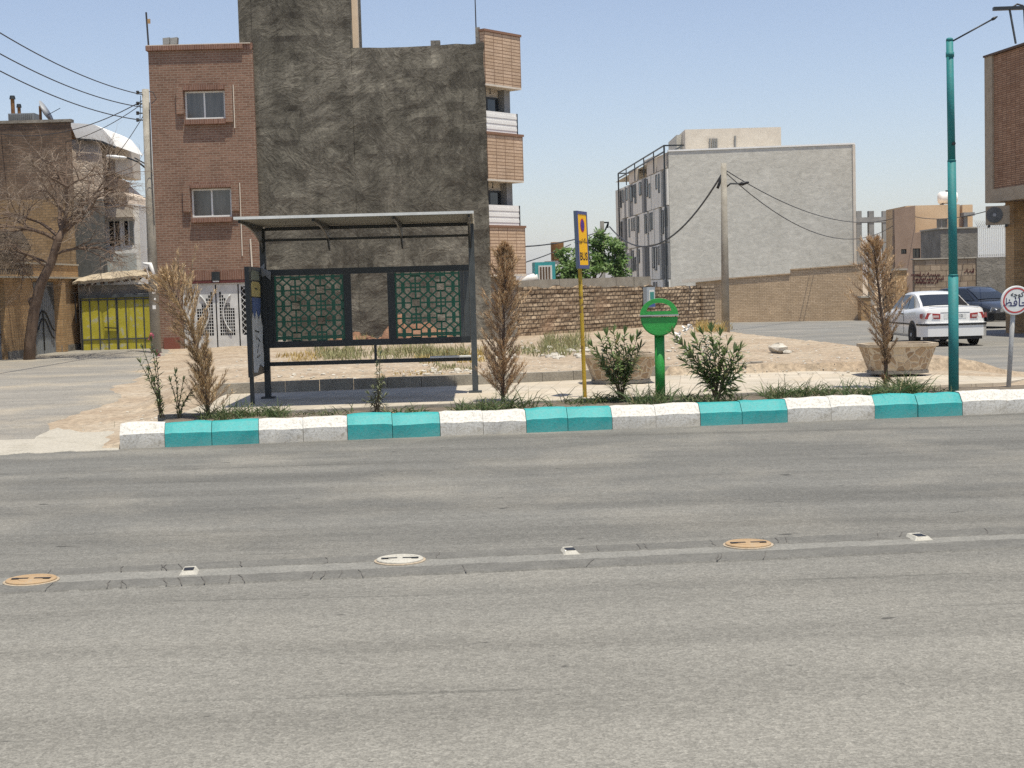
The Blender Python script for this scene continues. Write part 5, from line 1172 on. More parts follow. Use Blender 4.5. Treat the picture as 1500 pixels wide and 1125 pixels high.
# ---------------------------------------------------------------- utility poles and cables
def pole(base,top,r0,r1,label,n=16):
    t=thing('utility_pole',label,'utility pole',base,0,'concrete utility poles'); mb=MB(); mb.tube([(0,0,-.3),(top-base)*.5,top-base],[r0,(r0+r1)/2,r1],n); obj('shaft',mb,MT['pole_conc'],t,True); return t
b1=on(229,521,.02); t1=at(213,131,b1.y); UP1=pole(b1,t1,.155,.10,'tall concrete utility pole with street lamp and torn posters beside the red brick building')
def up(px,py,dy=0): return at(px,py,b1.y+dy)-b1
for y0 in (136,152,166,176):
    mb=MB(); q=up(211,y0); mb.tube([q,q+Vector((-.14,-.08,.0))],.02,6); mb.lathe([(.035,-.05),(.05,-.02),(.03,0),(.05,.02),(.035,.05)],10,q+Vector((-.16,-.09,0))); obj('insulator',mb,MT['black'],UP1)
mb=MB(); mb.tube([up(213,133),up(224,135),up(229,145),up(222,152)],.012,5); mb.tube([up(206,140),up(205,178)],.01,5); mb.tube([up(219,150,-.1),up(222,250,-.14),up(226,330,-.15)],.012,5); obj('wire_loop',mb,MT['cable'],UP1)
mb=MB(); mb.tube([up(213,246),up(202,237),up(186,231)],.025,6); mb.tube([up(213,240),up(197,231)],.02,6); obj('lamp_arm',mb,MT['dark_steel'],UP1,True)
lh=up(170,230); 
mb=MB(); mb.lathe([(.02,-.30),(.10,-.24),(.13,0),(.10,.22),(.05,.30)],16,(0,0,0),'x'); mb.v=[(v[0]+lh.x,v[1]*1.1+lh.y,(v[2]*.42 if v[2]>0 else v[2]*.6)-v[0]*.10+lh.z) for v in mb.v]; obj('lamp_head',mb,MT['white_frame'],UP1,True)
for (px,py,w_) in ((226,427,.10),(227,438,.05),(226,450,.09),(229,410,.0)):
    if w_:
        q=up(px,py,-.145); mb=MB(); mb.box(q.x-w_/2,q.x+w_/2,q.y-.02,q.y+.0,q.z-w_*.6,q.z+w_*.6); obj('paper_scrap',mb,MT['white_render'],UP1)
q=up(220,388,-.16); mb=MB(); mb.tube([q+Vector((-.2,0,.05)),q+Vector((0,-.03,.02)),q+Vector((.1,0,-.25)),q+Vector((-.05,-.03,-.35)),q+Vector((-.1,0,-.1))],[.03,.07,.05,.04,.03],6); obj('knotted_cloth',mb,MT['white_render'],UP1,True)
b2=on(1063,484,-.03); t2=at(1060,239,b2.y); UP2=pole(b2,t2,.15,.10,'tan concrete utility pole with a small lamp in front of the pale plastered wall')
def up2(px,py,dy=0): return at(px,py,b2.y+dy)-b2
mb=MB(); mb.tube([up2(1064,274),up2(1070,269),up2(1082,269),up2(1092,267)],.03,6); obj('lamp_arm',mb,MT['dark_steel'],UP2,True)
mb=MB(); d0,d1=up2(1083,270),up2(1097,267); mb.tube([d0,d0.lerp(d1,.3),d1],[.03,.075,.03],8); obj('lamp_head',mb,MT['black'],UP2,True)
mb=MB(); mb.tube([up2(1058,255),up2(1054,268),up2(1051,276)],.05,6); mb.tube([up2(1064,250),up2(1063,268)],.03,6); obj('clamp',mb,MT['black'],UP2,True)
b3=at(884,420,76); t3=at(884,324,76); UP3=thing('utility_pole','far concrete pole with a short crossarm rising behind the green tree','utility pole',Vector((b3.x,76,0)),0,'concrete utility poles')
mb=MB(); hz_=t3.z; k=76/F; mb.box(-2.8*k,2.8*k,-.12,.12,-.2,hz_); obj('shaft',mb,MT['pole_conc'],UP3); mb=MB(); mb.box(3*k,10*k,-.06,.06,hz_-3*k,hz_-1*k); mb.bar((9*k,0,hz_-3*k),(4*k,0,hz_-14*k),.08); mb.bar((9*k,0,hz_-2*k),(8*k,0,hz_-10*k),.08); obj('crossarm',mb,MT['dark_steel'],UP3)
def cable(p,q,sag,r,label,n=24):
    p,q=Vector(p),Vector(q); o=p.copy(); mb=MB(); mb.tube([p.lerp(q,i/n)-Vector((0,0,sag*4*(i/n)*(1-i/n)))-o for i in range(n+1)],r,5); c=obj('cable',mb,MT['cable']); c.location=o
    tag(c,label,'cable','overhead cables')
y1=b1.y
cable(at(210,139,y1),at(-60,10,29),.25,.014,'topmost overhead cable running out from the tall pole with the lamp')
cable(at(208,157,y1),at(-60,44,29),.25,.014,'middle overhead cable of the three reaching the tall lamp pole')
cable(at(208,176,y1),at(-60,71,29),.25,.014,'lowest of the three overhead cables reaching the tall lamp pole')
cable(at(211,146,y1),at(-20,192,51),.5,.014,'cable sagging from the tall pole past the satellite dish')
cable(at(211,150,y1),at(96,208,50),.15,.011,'thin cable from the tall pole to the white curved roof')
cable(at(211,168,y1),at(155,245,52),.10,.011,'short thin cable from the tall pole to the stone clad balcony')
cable(at(1057,256,b2.y),at(893,332,76),1.7,.035,'thick black cable hanging from the tan pole to the far pole')
cable(at(1064,250,b2.y),at(1330,312,87),1.1,.018,'upper thin cable from the tan pole across the pale plastered wall')
cable(at(1064,254,b2.y),at(1330,312.5,87),1.9,.018,'lower thin cable from the tan pole across the pale plastered wall')
cable(at(1325,313,87),at(1478,299,49),.4,.018,'thin cable crossing in front of the peach house')
cable(at(880,338,76),at(770,361,57),.15,.028,'upper cable from the far pole towards the beige balconies')
cable(at(836,358,76),at(770,384,57),.05,.024,'lower cable ending at the beige balconies')
# distant hills
mb=MB(); vs=[]; n=160
for i in range(n+1):
    x=-2600+6800*i/n; h=16+62*vn(i*.11,5)+36*vn(i*.3,2)+12*vn(i*.9,1); h*=1.0 if x>200 else .62
    e=(1-abs(2*i/n-1)**6)
    for (y,f) in ((4800,0),(5100,.35),(5500,.8),(6000,1.0),(6800,.2)): vs.append((x+60*vn(i*.7,y),y+120*vn(i*.3,y*.01),-3+h*f*e*(.85+.3*vn(i*.8,y*.03))))
mb.add(vs,[(i*5+j,(i+1)*5+j,(i+1)*5+j+1,i*5+j+1) for i in range(n) for j in range(4)]); obj('hills',mb,MT['hill'],smooth=True,kind='structure')
# ---------------------------------------------------------------- vegetation
def rv(s=1.0): return Vector((rnd(-s,s),rnd(-s,s),rnd(-s,s)))
def blade(mb,p,d,l,w,droop=.0,side=None):
    d=d.normalized(); s=side or d.cross(Vector((0,0,1))+rv(.3)); s=s.normalized()*(w/2)
    m_=p+d*l*.5+Vector((0,0,-droop*.25)); e=p+d*l+Vector((0,0,-droop))
    mb.add([p-s*.45,p+s*.45,m_+s,e,m_-s],[(0,1,2,4),(4,2,3)])
def conifer(name,label,base,path,rad,mat,n=300,sub=26,trunk_r=.022,lean=0,up=.7,group=None,sl=.078):
    t=thing(name,label,'tree',base,0,group)
    P=[Vector(p)-base for p in path]
    def pos(s):
        q=s*(len(P)-1); i=min(int(q),len(P)-2); return P[i].lerp(P[i+1],q-i),(P[i+1]-P[i]).normalized()
    mb=MB(); mb.tube(P,[trunk_r*(1-.8*i/(len(P)-1)) for i in range(len(P))],7); trunk=obj('trunk',mb,MT['bark'],t,True)
    mb=MB(); mt=MB()
    for i in range(n):
        s=(i+rnd(0,1))/n*.97+.02; c,ax=pos(s); R0=rad(s)
        if R0<.03: continue
        a=i*2.4+rnd(-.5,.5); r=R0*rnd(.5,1.3)
        d=Vector((math.cos(a),math.sin(a),0)); d=(d-ax*d.dot(ax)).normalized(); rise=rnd(.5,1.5)*up
        tip=c+d*r+ax*(.10+r*rise)*min(1,R0/.15); mid=c.lerp(tip,.5)-ax*.08*r
        mt.tube([c,mid,tip],[.005,.0035,.0015],3,False)
        for k in range(sub):
            q=rnd(.12,1.0)**.8; b=(c.lerp(mid,q/.5) if q<.5 else mid.lerp(tip,(q-.5)/.5)); dirn=((mid-c) if q<.5 else (tip-mid)).normalized()
            dd=(dirn*rnd(.7,1.3)+rv(.62)+ax*.15); blade(mb,b+rv(.012),dd,sl*rnd(.45,1.3),rnd(.0035,.009),rnd(0,.012))
    obj('branches',mt,MT['twig'],t); obj('foliage',mb,mat,t)
    return t
def path_px(pts,y): return [at(px,py,y) for px,py in pts]
yy=on(737,592,.235).y; pp=path_px([(737,592),(736,540),(738,470),(740,410),(740,358)],yy); kk=yy/F
conifer('dead_cypress_tree','tall dead brown cypress standing beside the bus shelter post',pp[0],pp,lambda s:(30+5*math.sin(s*17))*kk*(1 if s<.5 else max(.14,1-((s-.5)/.5)**1.2*.9)),MT['dead_conifer'],165,95,.028,group='dried cypresses along the kerb')
yy=on(304,613,.235).y; pp=path_px([(305,612),(303,570),(294,530),(281,485),(262,440),(243,408)],yy); kk=yy/F
conifer('dead_cypress_tree','straw coloured dead cypress bending over beside the pink-flowered oleander',pp[0],pp,lambda s:(30*(1-s*1.6) if s<.25 else (19+9*sst(.35,.6,s)+13*sst(.5,.65,s)))*kk*(1 if s<.85 else max(.25,1-(s-.85)/.18)),MT['tan_conifer'],130,95,.026,group='dried cypresses along the kerb')
yy=on(1297,570,.235).y; pp=path_px([(1297,566),(1298,525),(1293,480),(1288,430),(1283,390),(1279,352)],yy); kk=yy/F
conifer('dead_cypress_tree','dead cypress with a bushy brown head in front of the stone planter',pp[0],pp,lambda s:(7+ 33*sst(.10,.42,s) - (6*math.sin(s*13)))*kk*(1 if s<.5 else max(.10,1-((s-.5)/.5)**1.3*.9)),MT['dead_conifer'],130,92,.03,group='dried cypresses along the kerb')

def oleander(label,base,stems,leafmat_,ll=.12,lw_=.019,per=13,flowers=None,petal=None,low=.18,group='oleander shrubs behind the kerb'):
    t=thing('oleander',label,'shrub',base,0,group); ms=MB(); ml=MB()
    for st in stems:
        P=[Vector(p)-base for p in st]; k=len(P)
        L=sum((P[i+1]-P[i]).length for i in range(k-1))
        ms.tube(P,[.008*(1-.6*i/(k-1)) for i in range(k)],5,False)
        n=int(L/.043)
        for i in range(n):
            s=low+(1-low)*i/n; q=s*(k-1); j=min(int(q),k-2); c=P[j].lerp(P[j+1],q-j); ax=(P[j+1]-P[j]).normalized()
            a0=i*1.05+rnd(0,.5)
            for w in range(3):
                if rnd(0,1)<.13: continue
                a=a0+w*2*PI/3; u=ax.cross(Vector((.3,.9,.1))).normalized(); v=ax.cross(u); d=u*math.cos(a)+v*math.sin(a)
                dd=d*rnd(.7,1.1)+ax*rnd(.3,1.2)+Vector((0,0,-.15)); blade(ml,c,dd,ll*rnd(.5,1.2)*(1-.15*s),lw_*rnd(.65,1.15),rnd(.0,.07),side=dd.cross(ax))
        for w in range(7):
            dd=(P[-1]-P[-2]).normalized()+rv(.45); blade(ml,P[-1],dd,ll*.8,lw_*.8,.005)
    obj('stems',ms,MT['hair_stem'],t); obj('foliage',ml,leafmat_,t)
    if flowers:
        for f in flowers:
            mf=MB(); f=Vector(f)-base
            for i in range(16): blade(mf,f+rv(.025),rv(1)+Vector((0,-.3,.5)),rnd(.03,.055),rnd(.025,.04),.008)
            obj('flower',mf,petal,t)
    return t
def fan(basepx,tips,y,bend=.12,jit=.10):
    b=at(basepx[0],basepx[1],y); out=[]
    for (px,py) in tips:
        e=at(px,py,y+rnd(-jit,jit)*1.6); m1=b.lerp(e,.33)+Vector(((e.x-b.x)*-.10,rnd(-.03,.03),.03)); m2=b.lerp(e,.68)+Vector(((e.x-b.x)*-.05,rnd(-.02,.02),.03)); out.append([b+rv(.02)*Vector((1,1,0)) if False else b+Vector((rnd(-.03,.03),rnd(-.03,.03),0)),m1,m2,e])
    return b,out
yy=on(1050,588,.235).y; b,st=fan((1050,588),[(988,492),(1000,505),(1012,515),(1003,530),(1018,497),(1030,490),(1042,486),(1055,492),(1066,503),(1075,515),(1080,530),(1083,512),(1070,545),(1078,555),(1060,520),(1035,530),(1028,545),(1047,515),(1040,560),(1072,572),(1085,540)],yy)
oleander('large oleander with a white flower head leaning beside the litter bin',b,st,MT['oleander'],.175,.036,flowers=[at(1003,483,yy-.05),at(994,490,yy-.08),at(1010,478,yy),at(989,496,yy)],petal=MT['petal_white'],low=.28)
yy=on(911,589,.235).y; b,st=fan((911,589),[(868,508),(880,498),(889,492),(899,487),(905,500),(915,490),(925,502),(934,494),(938,510),(872,522),(884,530),(930,530),(920,545),(892,548),(905,530),(918,520)],yy)
oleander('oleander shrub between the bus stop sign and the litter bin',b,st,MT['oleander'],.165,.034,low=.32)
yy=on(245,613,.235).y; b,st=fan((237,612),[(210,512),(222,500),(229,522),(206,532),(218,545),(226,560)],yy,jit=.05); b2_,st2=fan((262,612),[(257,548),(250,560),(268,560),(284,572),(290,560)],yy,jit=.05)
oleander('thin oleander with small pink flowers at the kerb end beside the bent cypress',b,st+st2,MT['oleander'],.12,.021,flowers=[at(222,493,yy),at(231,519,yy)],petal=MT['petal_pink'],low=.10)
yy=on(552,604,.235).y; b,st=fan((551,604),[(541,578),(548,570),(556,572),(563,580),(558,560),(546,588),(562,592),(536,588)],yy,jit=.05); _,st2=fan((554,604),[(557,520),(552,538),(561,556)],yy,jit=.02)
oleander('small young olive sapling growing behind the kerb in front of the bench rail',b,st+st2,leafmat('olive leaves',[(0,(.10,.12,.06)),(.6,(.20,.22,.12)),(1,(.32,.33,.2))],.2,.6),.095,.018,low=.35,group='olive saplings')
# white weed flowers etc are part of the green tree
def leaf_tree(name,label,cat,base,clumps,mat,nleaf,ls,trunk_top,group=None):
    t=thing(name,label,cat,base,0,group); mb=MB(); top=Vector(trunk_top)-base
    mb.tube([(0,0,-.2),top*.5+rv(.05),top],[.11,.08,.05],8)
    for (c,r,n) in clumps: mb.tube([top*.7,(Vector(c)-base)*.9],[.04,.012],5,False)
    obj('trunk',mb,MT['bark'],t,True); ml=MB()
    for (c,r,n) in clumps:
        c=Vector(c)-base; sub=[c+Vector((rnd(-1,1)*r[0],rnd(-1,1)*r[1],rnd(-1,1)*r[2]))*.75 for _ in range(9)]
        for i in range(n):
            s=random.choice(sub); d=rv(1); d=d.normalized()*rnd(0,1)**.45; p=s+Vector((d.x*r[0],d.y*r[1],d.z*r[2]))*.5
            nrm=(Vector((0,-.3,1))+rv(.9)).normalized(); a=nrm.cross(rv(1)).normalized(); bb=nrm.cross(a); l=ls*rnd(.6,1.25)
            ml.add([p,p+a*l*.45+bb*l*.32,p+a*l,p+a*l*.45-bb*l*.32],[(0,1,2,3)])
    obj('crown',ml,mat,t); return t
k=62.5/F
cl=[(at(840,392,62.5),(22*k,.8,20*k),700),(at(868,372,62.5),(26*k,.9,24*k),1000),(at(895,372,62.5),(24*k,.9,22*k),900),(at(908,393,62.5),(18*k,.8,15*k),600),(at(880,350,63),(16*k,.6,12*k),350),(at(828,375,63),(14*k,.6,12*k),260),(at(862,398,62),(34*k,.8,14*k),800),(at(812,402,62.5),(12*k,.6,12*k),200)]
g0_=at(870,430,62.5); leaf_tree('green_tree','leafy light green tree growing behind the rough brick wall','tree',Vector((g0_.x,62.5,-.1)),cl,MT['fig'],0,.20,(at(870,395,62.5)))
# bare tree in front of the ochre wall
bt=on(42,531,.02); YT=bt.y
T_=thing('bare_tree','leaning bare dry tree with a pruned stump in front of the grey gates','tree',bt)
def tp_(px,py,dy=0): return at(px,py,YT+dy)-bt
mb=MB(); k=YT/F
mb.tube([(0,0,-.2),tp_(44,500),tp_(50,455),tp_(60,415),tp_(75,385),tp_(85,352),tp_(91,338)],[9.5*k,8.5*k,8*k,7.5*k,6.5*k,6*k,5*k],10)
mb.tube([tp_(50,450),tp_(46,440),tp_(45,436)],[6*k,5.5*k,4.5*k],8); obj('trunk',mb,MT['bark'],T_,True)
mbL=MB(); mtw=MB(); rs=random.Random(5); ntw=[0]
def grow(p,d,l,r,lev):
    n=4; P=[p]; c=p.copy(); dd=d.copy()
    for i in range(n):
        dd=(dd+Vector((rs.uniform(-.25,.25),rs.uniform(-.25,.25),rs.uniform(-.2,.18)))).normalized(); c=c+dd*l/n; P.append(c.copy())
    (mbL if lev<3 else mtw).tube(P,[r*(1-.55*i/n) for i in range(n+1)],6 if lev<2 else (4 if lev<3 else 3),False)
    if lev>=5: return
    nb={0:5,1:5,2:4,3:4,4:2}[lev]
    for i in range(nb):
        q=rs.uniform(.35,1.0) if i else 1.0; j=min(int(q*n),n-1); s=P[j].lerp(P[j+1],q*n-j) if q<1 else P[n]
        a=Vector((rs.uniform(-1,1),rs.uniform(-1,1),rs.uniform(-.6,.6))); e=(dd*.75+a*.85).normalized(); grow(s,e,l*rs.uniform(.50,.78),r*.50,lev+1)
for (px0,py0,px1,py1,dy,r) in ((91,338,70,285,.5,4.0),(91,338,103,280,-.6,3.8),(88,345,132,312,.4,3.4),(84,352,30,305,-.7,3.4),(91,336,128,285,1.0,3.0),(80,372,142,345,-.4,2.6),(87,348,45,285,.9,3.0),(90,340,140,300,-.8,2.8),(76,385,15,350,.3,2.4),(72,392,30,372,-.5,2.0)):
    s=tp_(px0,py0); e=tp_(px1,py1,dy); grow(s,(e-s).normalized(),(e-s).length,r*k,0)
obj('limbs',mbL,MT['bark'],T_); obj('twigs',mtw,MT['twig'],T_)
# grass in the planting strip
mb=MB(); 
dens=[(200,420,.9,.62),(420,520,.25,.45),(560,640,.6,.5),(640,830,1.5,.75),(830,880,.6,.5),(870,985,.9,.62),(1000,1090,.4,.5),(1130,1240,.75,.6),(1240,1370,1.4,.8),(1380,1420,.2,.3)]
for (a,b_,dn,h) in dens:
    for i in range(int((b_-a)*7.5*dn)):
        px=rnd(a,b_); u=ukerb(px) if False else None
        x=(px-CX)/F*17.7; y=yk(x)+rnd(.24,1.25); 
        if vn(x*2.3,y*2.2)<.46 or vn(x*.9+7,y)<.33: continue
        p=Vector((x,y,.225)); l=rnd(.12,.50)*h*(.6+.8*vn(x*2,y*2)); d=Vector((rnd(-.8,.8),rnd(-.8,.8),rnd(.5,1.3))).normalized(); w=rnd(.006,.014); s=d.cross(Vector((rnd(-1,1),rnd(-1,1),.2))).normalized()*w/2
        P=[p]; dd=d.copy(); c=p.copy()
        for k_ in range(3): c=c+dd*l/3; dd=(dd+Vector((d.x*.25,d.y*.25,-.38))).normalized(); P.append(c.copy())
        mb.add([P[0]-s,P[0]+s,P[1]+s,P[1]-s,P[2]+s*.7,P[2]-s*.7,P[3]],[(0,1,2,3),(3,2,4,5),(5,4,6)])
obj('grass',mb,MT['grass'],kind='stuff')
# ground cover mat between blades
# weeds of the empty lot
def tufts(name,mat,spec):
    mb=MB()
    for (pa,ya,pb,yb2,n,h,per) in spec:
        for i in range(n):
            px,py=rnd(pa,pb),rnd(ya,yb2); g=gp(px,py); hh=h*rnd(.6,1.3)*.95
            for j in range(per):
                d=Vector((rnd(-.55,.55),rnd(-.55,.55),1)).normalized(); q=g+Vector((rnd(-.2,.2),rnd(-.25,.25),-.02)); blade(mb,q,d,hh*rnd(.5,1.1),rnd(.012,.024),hh*rnd(.0,.3))
                if j%2==0: blade(mb,q+d*hh*.5,(d+rv(.9)),hh*.4,.012,.02)
    obj(name,mb,mat,kind='stuff')
tufts('weeds',MT['dry_weed'],[(412,519,470,531,16,.2,16),(610,520,705,532,26,.2,16),(1020,480,1068,487,24,.42,22),(690,505,720,530,14,.2,16),(560,545,640,552,10,.10,10),(1010,470,1045,480,10,.5,18)])
tufts('weeds',MT['green_weed'],[(460,514,690,529,95,.30,18),(515,488,548,503,24,.45,22),(755,512,850,522,26,.26,18),(795,498,855,512,26,.42,22),(430,495,520,507,18,.25,14),(610,520,680,540,10,.16,12),(640,535,690,545,10,.14,12)])
# rubble
mb=MB()
def rockmesh(mb,c,r,fl=.6):
    rot=Matrix.Rotation(rnd(0,6.3),3,'Z'); vs=[]; n1,n2=5,7
    for i in range(n1+1):
        th=PI*i/n1
        for j in range(n2):
            ph=2*PI*j/n2; q=rot@Vector((math.sin(th)*math.cos(ph)*rnd(.75,1.2),math.sin(th)*math.sin(ph)*rnd(.7,1.1),math.cos(th)*fl*rnd(.8,1.1)))*r; vs.append(c+q)
    mb.add(vs,[(i*n2+j,i*n2+(j+1)%n2,(i+1)*n2+(j+1)%n2,(i+1)*n2+j) for i in range(n1) for j in range(n2)])
for (pa,ya,pb,yb2,n,ra_,rb3) in ((400,540,720,556,70,.012,.05),(340,510,420,555,30,.01,.03),(700,500,860,528,70,.02,.09),(790,510,860,525,22,.05,.13),(720,530,1270,548,120,.008,.03),(960,490,1070,530,110,.012,.06),(1080,492,1260,540,190,.006,.03),(340,520,720,556,260,.006,.03),(700,525,1270,545,260,.006,.022),(620,536,700,552,30,.02,.07),(430,490,700,508,60,.02,.09),(185,640,240,600,25,.01,.035),(60,600,210,650,40,.006,.02)):
    for i in range(n):
        g=gp(rnd(pa,pb),rnd(min(ya,yb2),max(ya,yb2))); r=ra_*(rb3/ra_)**rnd(0,1); rockmesh(mb,g+Vector((0,0,r*.2)),r)
obj('rubble',mb,MT['rock'],kind='stuff')
g=gp(1140,517); mb=MB(); rockmesh(mb,Vector((0,0,.08)),.20,.55); rockmesh(mb,Vector((.13,-.18,.02)),.09,.5); t=obj('stone',mb,MT['rock'],smooth=False); t.location=g; tag(t,'pale speckled stone lying alone on the dirt lot','stone')
g=gp(413,505); t=obj('white_block',(lambda m_:(m_.prism([(-.18,-.12,-.05),(.18,-.12,-.05),(.17,-.12,.25),(-.16,-.12,.27)],(0,.26,0)),m_)[1])(MB()),MT['rock']); t.location=g; tag(t,'whitish concrete chunk behind the first lattice screen of the shelter','concrete chunk')
# reddish mound of dug soil before the cement wall
def mound(px0,px1,py,label,H,peak):
    a,b_=gp(px0,py),gp(px1,py); c=(a+b_)/2; w=(b_.x-a.x)/2; mb=MB(); n=44; vs=[]
    for i in range(n+1):
        for j in range(n+1):
            x=-w+2*w*i/n; y=-w*.7+1.4*w*j/n; e=max(0,1-(x/w-peak*.0)**2-(y/(w*.7))**2)
            h=H*e**.9*(.45+.75*vn(x*2.2+4,y*2.2))*(1.25 if abs(x/w-peak)<.25 else .85)+.14*e*(vn(x*9,y*9)-.3)+.06*e*(vn(x*22,y*22)-.5); vs.append((x,y,h-.05))
    mb.add(vs,[(i*(n+1)+j,(i+1)*(n+1)+j,(i+1)*(n+1)+j+1,i*(n+1)+j+1) for i in range(n) for j in range(n)])
    for i in range(40): rockmesh(mb,Vector((rnd(-w,w),rnd(-w*.6,.2),rnd(0,.2)*H)),rnd(.04,.13),.8)
    t=obj('dirt_mound',mb,MT['red_dirt']); t.location=c+Vector((0,w*.3,0)); tag(t,label,'dirt mound'); return t
mound(545,664,502,'heap of reddish dug soil against the dark cement wall',.85,-.45)
mound(470,560,503,'low dusty soil heap beside the reddish one at the cement wall',.35,0)
# ---------------------------------------------------------------- cars
def loft(mb,st,close=True):
    n=len(st[0]); b=len(mb.v); vs=[p for s in st for p in s]
    fs=[(i*n+j,i*n+j+1,(i+1)*n+j+1,(i+1)*n+j) for i in range(len(st)-1) for j in range(n-1)]
    if close: fs+=[tuple(range(n-1,-1,-1)),tuple(range((len(st)-1)*n,len(st)*n))]
    mb.add(vs,fs)
def smooth_by_angle(o,ang=35):
    me=o.data; me.polygons.foreach_set('use_smooth',[True]*len(me.polygons)); me.set_sharp_from_angle(angle=math.radians(ang))
def body_sec(y,w,zt,zb=.24,crown=.03,sh=.0):
    half=[(w*.86,zb),(w*.97,zb+.10),(w,zb+.26),(w,.62),(w*.985,zt-.14),(w*.955,zt-.06),(w*.88,zt-.015),(w*.5,zt+crown*.7),(0,zt+crown)]
    return [(-x,y,z) for x,z in half]+[(x,y,z) for x,z in half[-2::-1]]
def wheel(parent,x,y,r=.30,w=.19):
    s=1 if x>0 else -1
    mb=MB(); mb.lathe([(r*.62,-w/2),(r*.93,-w/2),(r,-w/2+.03),(r,w/2-.03),(r*.93,w/2),(r*.62,w/2)],28,(x,y,r),'x'); wl=obj('wheel',mb,MT['tyre'],parent)
    mb=MB(); mb.lathe([(r*.63,-.02),(r*.60,.015),(r*.52,-.0),(r*.2,.012),(r*.15,.03)],28,(0,0,0),'x'); mb.v=[(x+s*(w/2-.015)+s*v[0],y+v[1],r+v[2]) for v in mb.v]; rim=obj('rim',mb,MT['dish'],wl)
    mb=MB()
    for i in range(10):
        a=2*PI*i/10; rr_=r*.40; mb.box(x+s*(w/2+.0)-.003,x+s*(w/2+.0)+.003,y+rr_*math.cos(a)-.022,y+rr_*math.cos(a)+.022,r+rr_*math.sin(a)-.022,r+rr_*math.sin(a)+.022)
    obj('rim_slot',mb,MT['black'],rim)
def car(label,loc,rz,paintm,hatch=False,group=None,plate=True):
    t=thing('parked_car',label,'car',loc,rz,group)
    L0=-2.22 if not hatch else -1.95
    if not hatch:
        st=[body_sec(-2.25,.70,.90,.36),body_sec(-2.21,.79,1.00,.28),body_sec(-2.05,.835,1.045,.26),body_sec(-1.5,.86,1.045,.24,.02),body_sec(-.6,.87,.99,.22,.0),body_sec(.6,.87,.97,.22,.0),body_sec(1.2,.86,.95,.22,.03),body_sec(1.9,.82,.84,.24,.03),body_sec(2.15,.72,.74,.28,.02),body_sec(2.22,.60,.66,.34,.0)]
        cab=[(-1.50,.72,.70,1.045),(-1.25,.71,.64,1.16),(-.78,.735,.585,1.375),(-.55,.75,.575,1.425),(-.1,.76,.57,1.455),(.3,.76,.565,1.44),(.62,.75,.57,1.36),(1.18,.73,.66,.98)]
    else:
        st=[body_sec(-1.98,.70,.86,.36),body_sec(-1.94,.78,.95,.30),body_sec(-1.75,.83,.99,.26),body_sec(-.6,.85,.98,.22,.0),body_sec(.6,.85,.96,.22,.0),body_sec(1.1,.84,.94,.22,.03),body_sec(1.7,.78,.80,.24,.03),body_sec(1.9,.66,.68,.3,.0)]
        cab=[(-1.86,.70,.66,.985),(-1.70,.715,.64,1.12),(-1.30,.735,.585,1.36),(-1.05,.74,.575,1.42),(-.4,.75,.57,1.455),(.2,.75,.565,1.44),(.5,.74,.57,1.36),(1.08,.72,.66,.97)]
    mb=MB(); loft(mb,st); smooth_by_angle(obj('body',mb,paintm,t),40)
    def csec(y,wb,wr,zt):
        zb=.93; half=[(wb,zb),(wb-.01,min(zb+.06,zt-.02)),(wr+ (wb-wr)*.12,max(zb+.03,zt-.085)),(wr,zt-.035),(wr*.86,zt-.008),(wr*.4,zt+.012),(0,zt+.016)]
        return [(-x,y,z) for x,z in half]+[(x,y,z) for x,z in half[-2::-1]]
    mb=MB(); loft(mb,[csec(*c) for c in cab]); smooth_by_angle(obj('cabin',mb,paintm,t),40)
    # glass: panels a few millimetres proud of the cabin
    def quad_glass(name,pts,out,th=.006):
        mb=MB(); o=Vector(out)*.006; mb.prism([Vector(p)+o for p in pts],Vector(out)*th); return obj(name,mb,MT['glass'],t)
    c0,c1=(cab[0],cab[2]); 
    yb_,wb_,wr_,zb_=cab[0]; yt,_,wt,ztp=cab[2]
    sl=Vector((0,-(ztp-zb_),(yt-yb_))).normalized()
    def rp(x,s): return (x,yb_+(yt-yb_)*s,zb_+(ztp-zb_)*s+.02)
    mb=MB(); cols_=[-1,-.75,-.4,0,.4,.75,1]; rows_=[.08,.35,.65,.93]
    vs=[]
    for s in rows_:
        w_=lerp(wb_*.93,wt*.93,s); y=None
        for i_,(ca,cb2) in enumerate(zip(cab,cab[1:])):
            f=yb_+(yt-yb_)*s
            if ca[0]<=f<=cb2[0]:
                q=(f-ca[0])/(cb2[0]-ca[0]); zz=ca[3]+(cb2[3]-ca[3])*q; wr2=ca[2]+(cb2[2]-ca[2])*q
        for c in cols_: 
            vs.append((c*wr2*.90,f-.012,zz+.022-.012*abs(c)**3))
    mb.add(vs,[(i*7+j,i*7+j+1,(i+1)*7+j+1,(i+1)*7+j) for i in range(3) for j in range(6)]); obj('rear_window',mb,MT['glass'],t,True)
    def sx(z): return lerp(.757,.60,(z-.95)/.45)+.012
    for s in (-1,1):
        if not hatch: wins=[[(-1.12,1.0),(-.52,1.0),(-.50,1.365),(-.72,1.33)],[(-.45,1.0),(.98,.985),(.40,1.36),(-.43,1.375)]]
        else: wins=[[(-1.62,1.0),(-.85,1.0),(-.80,1.37),(-1.22,1.32)],[(-.75,1.0),(.88,.985),(.32,1.36),(-.72,1.375)]]
        for wv_ in wins:
            P=[(s*sx(z),y,z) for y,z in wv_]; mb=MB(); mb.prism(P,(s*.004,0,.001)); obj('side_window',mb,MT['glass'],t)
        mb=MB(); mb.box(s*.872-.006,s*.872+.006,-1.2,1.2,.565,.605); obj('side_trim',mb,MT['black'],t)
        for yd in ((-.48,.98) if not hatch else (-.8,.9)):
            mb=MB(); mb.box(s*.871-.003,s*.871+.003,yd-.006,yd+.006,.32,.96); obj('door_seam',mb,MT['black'],t)
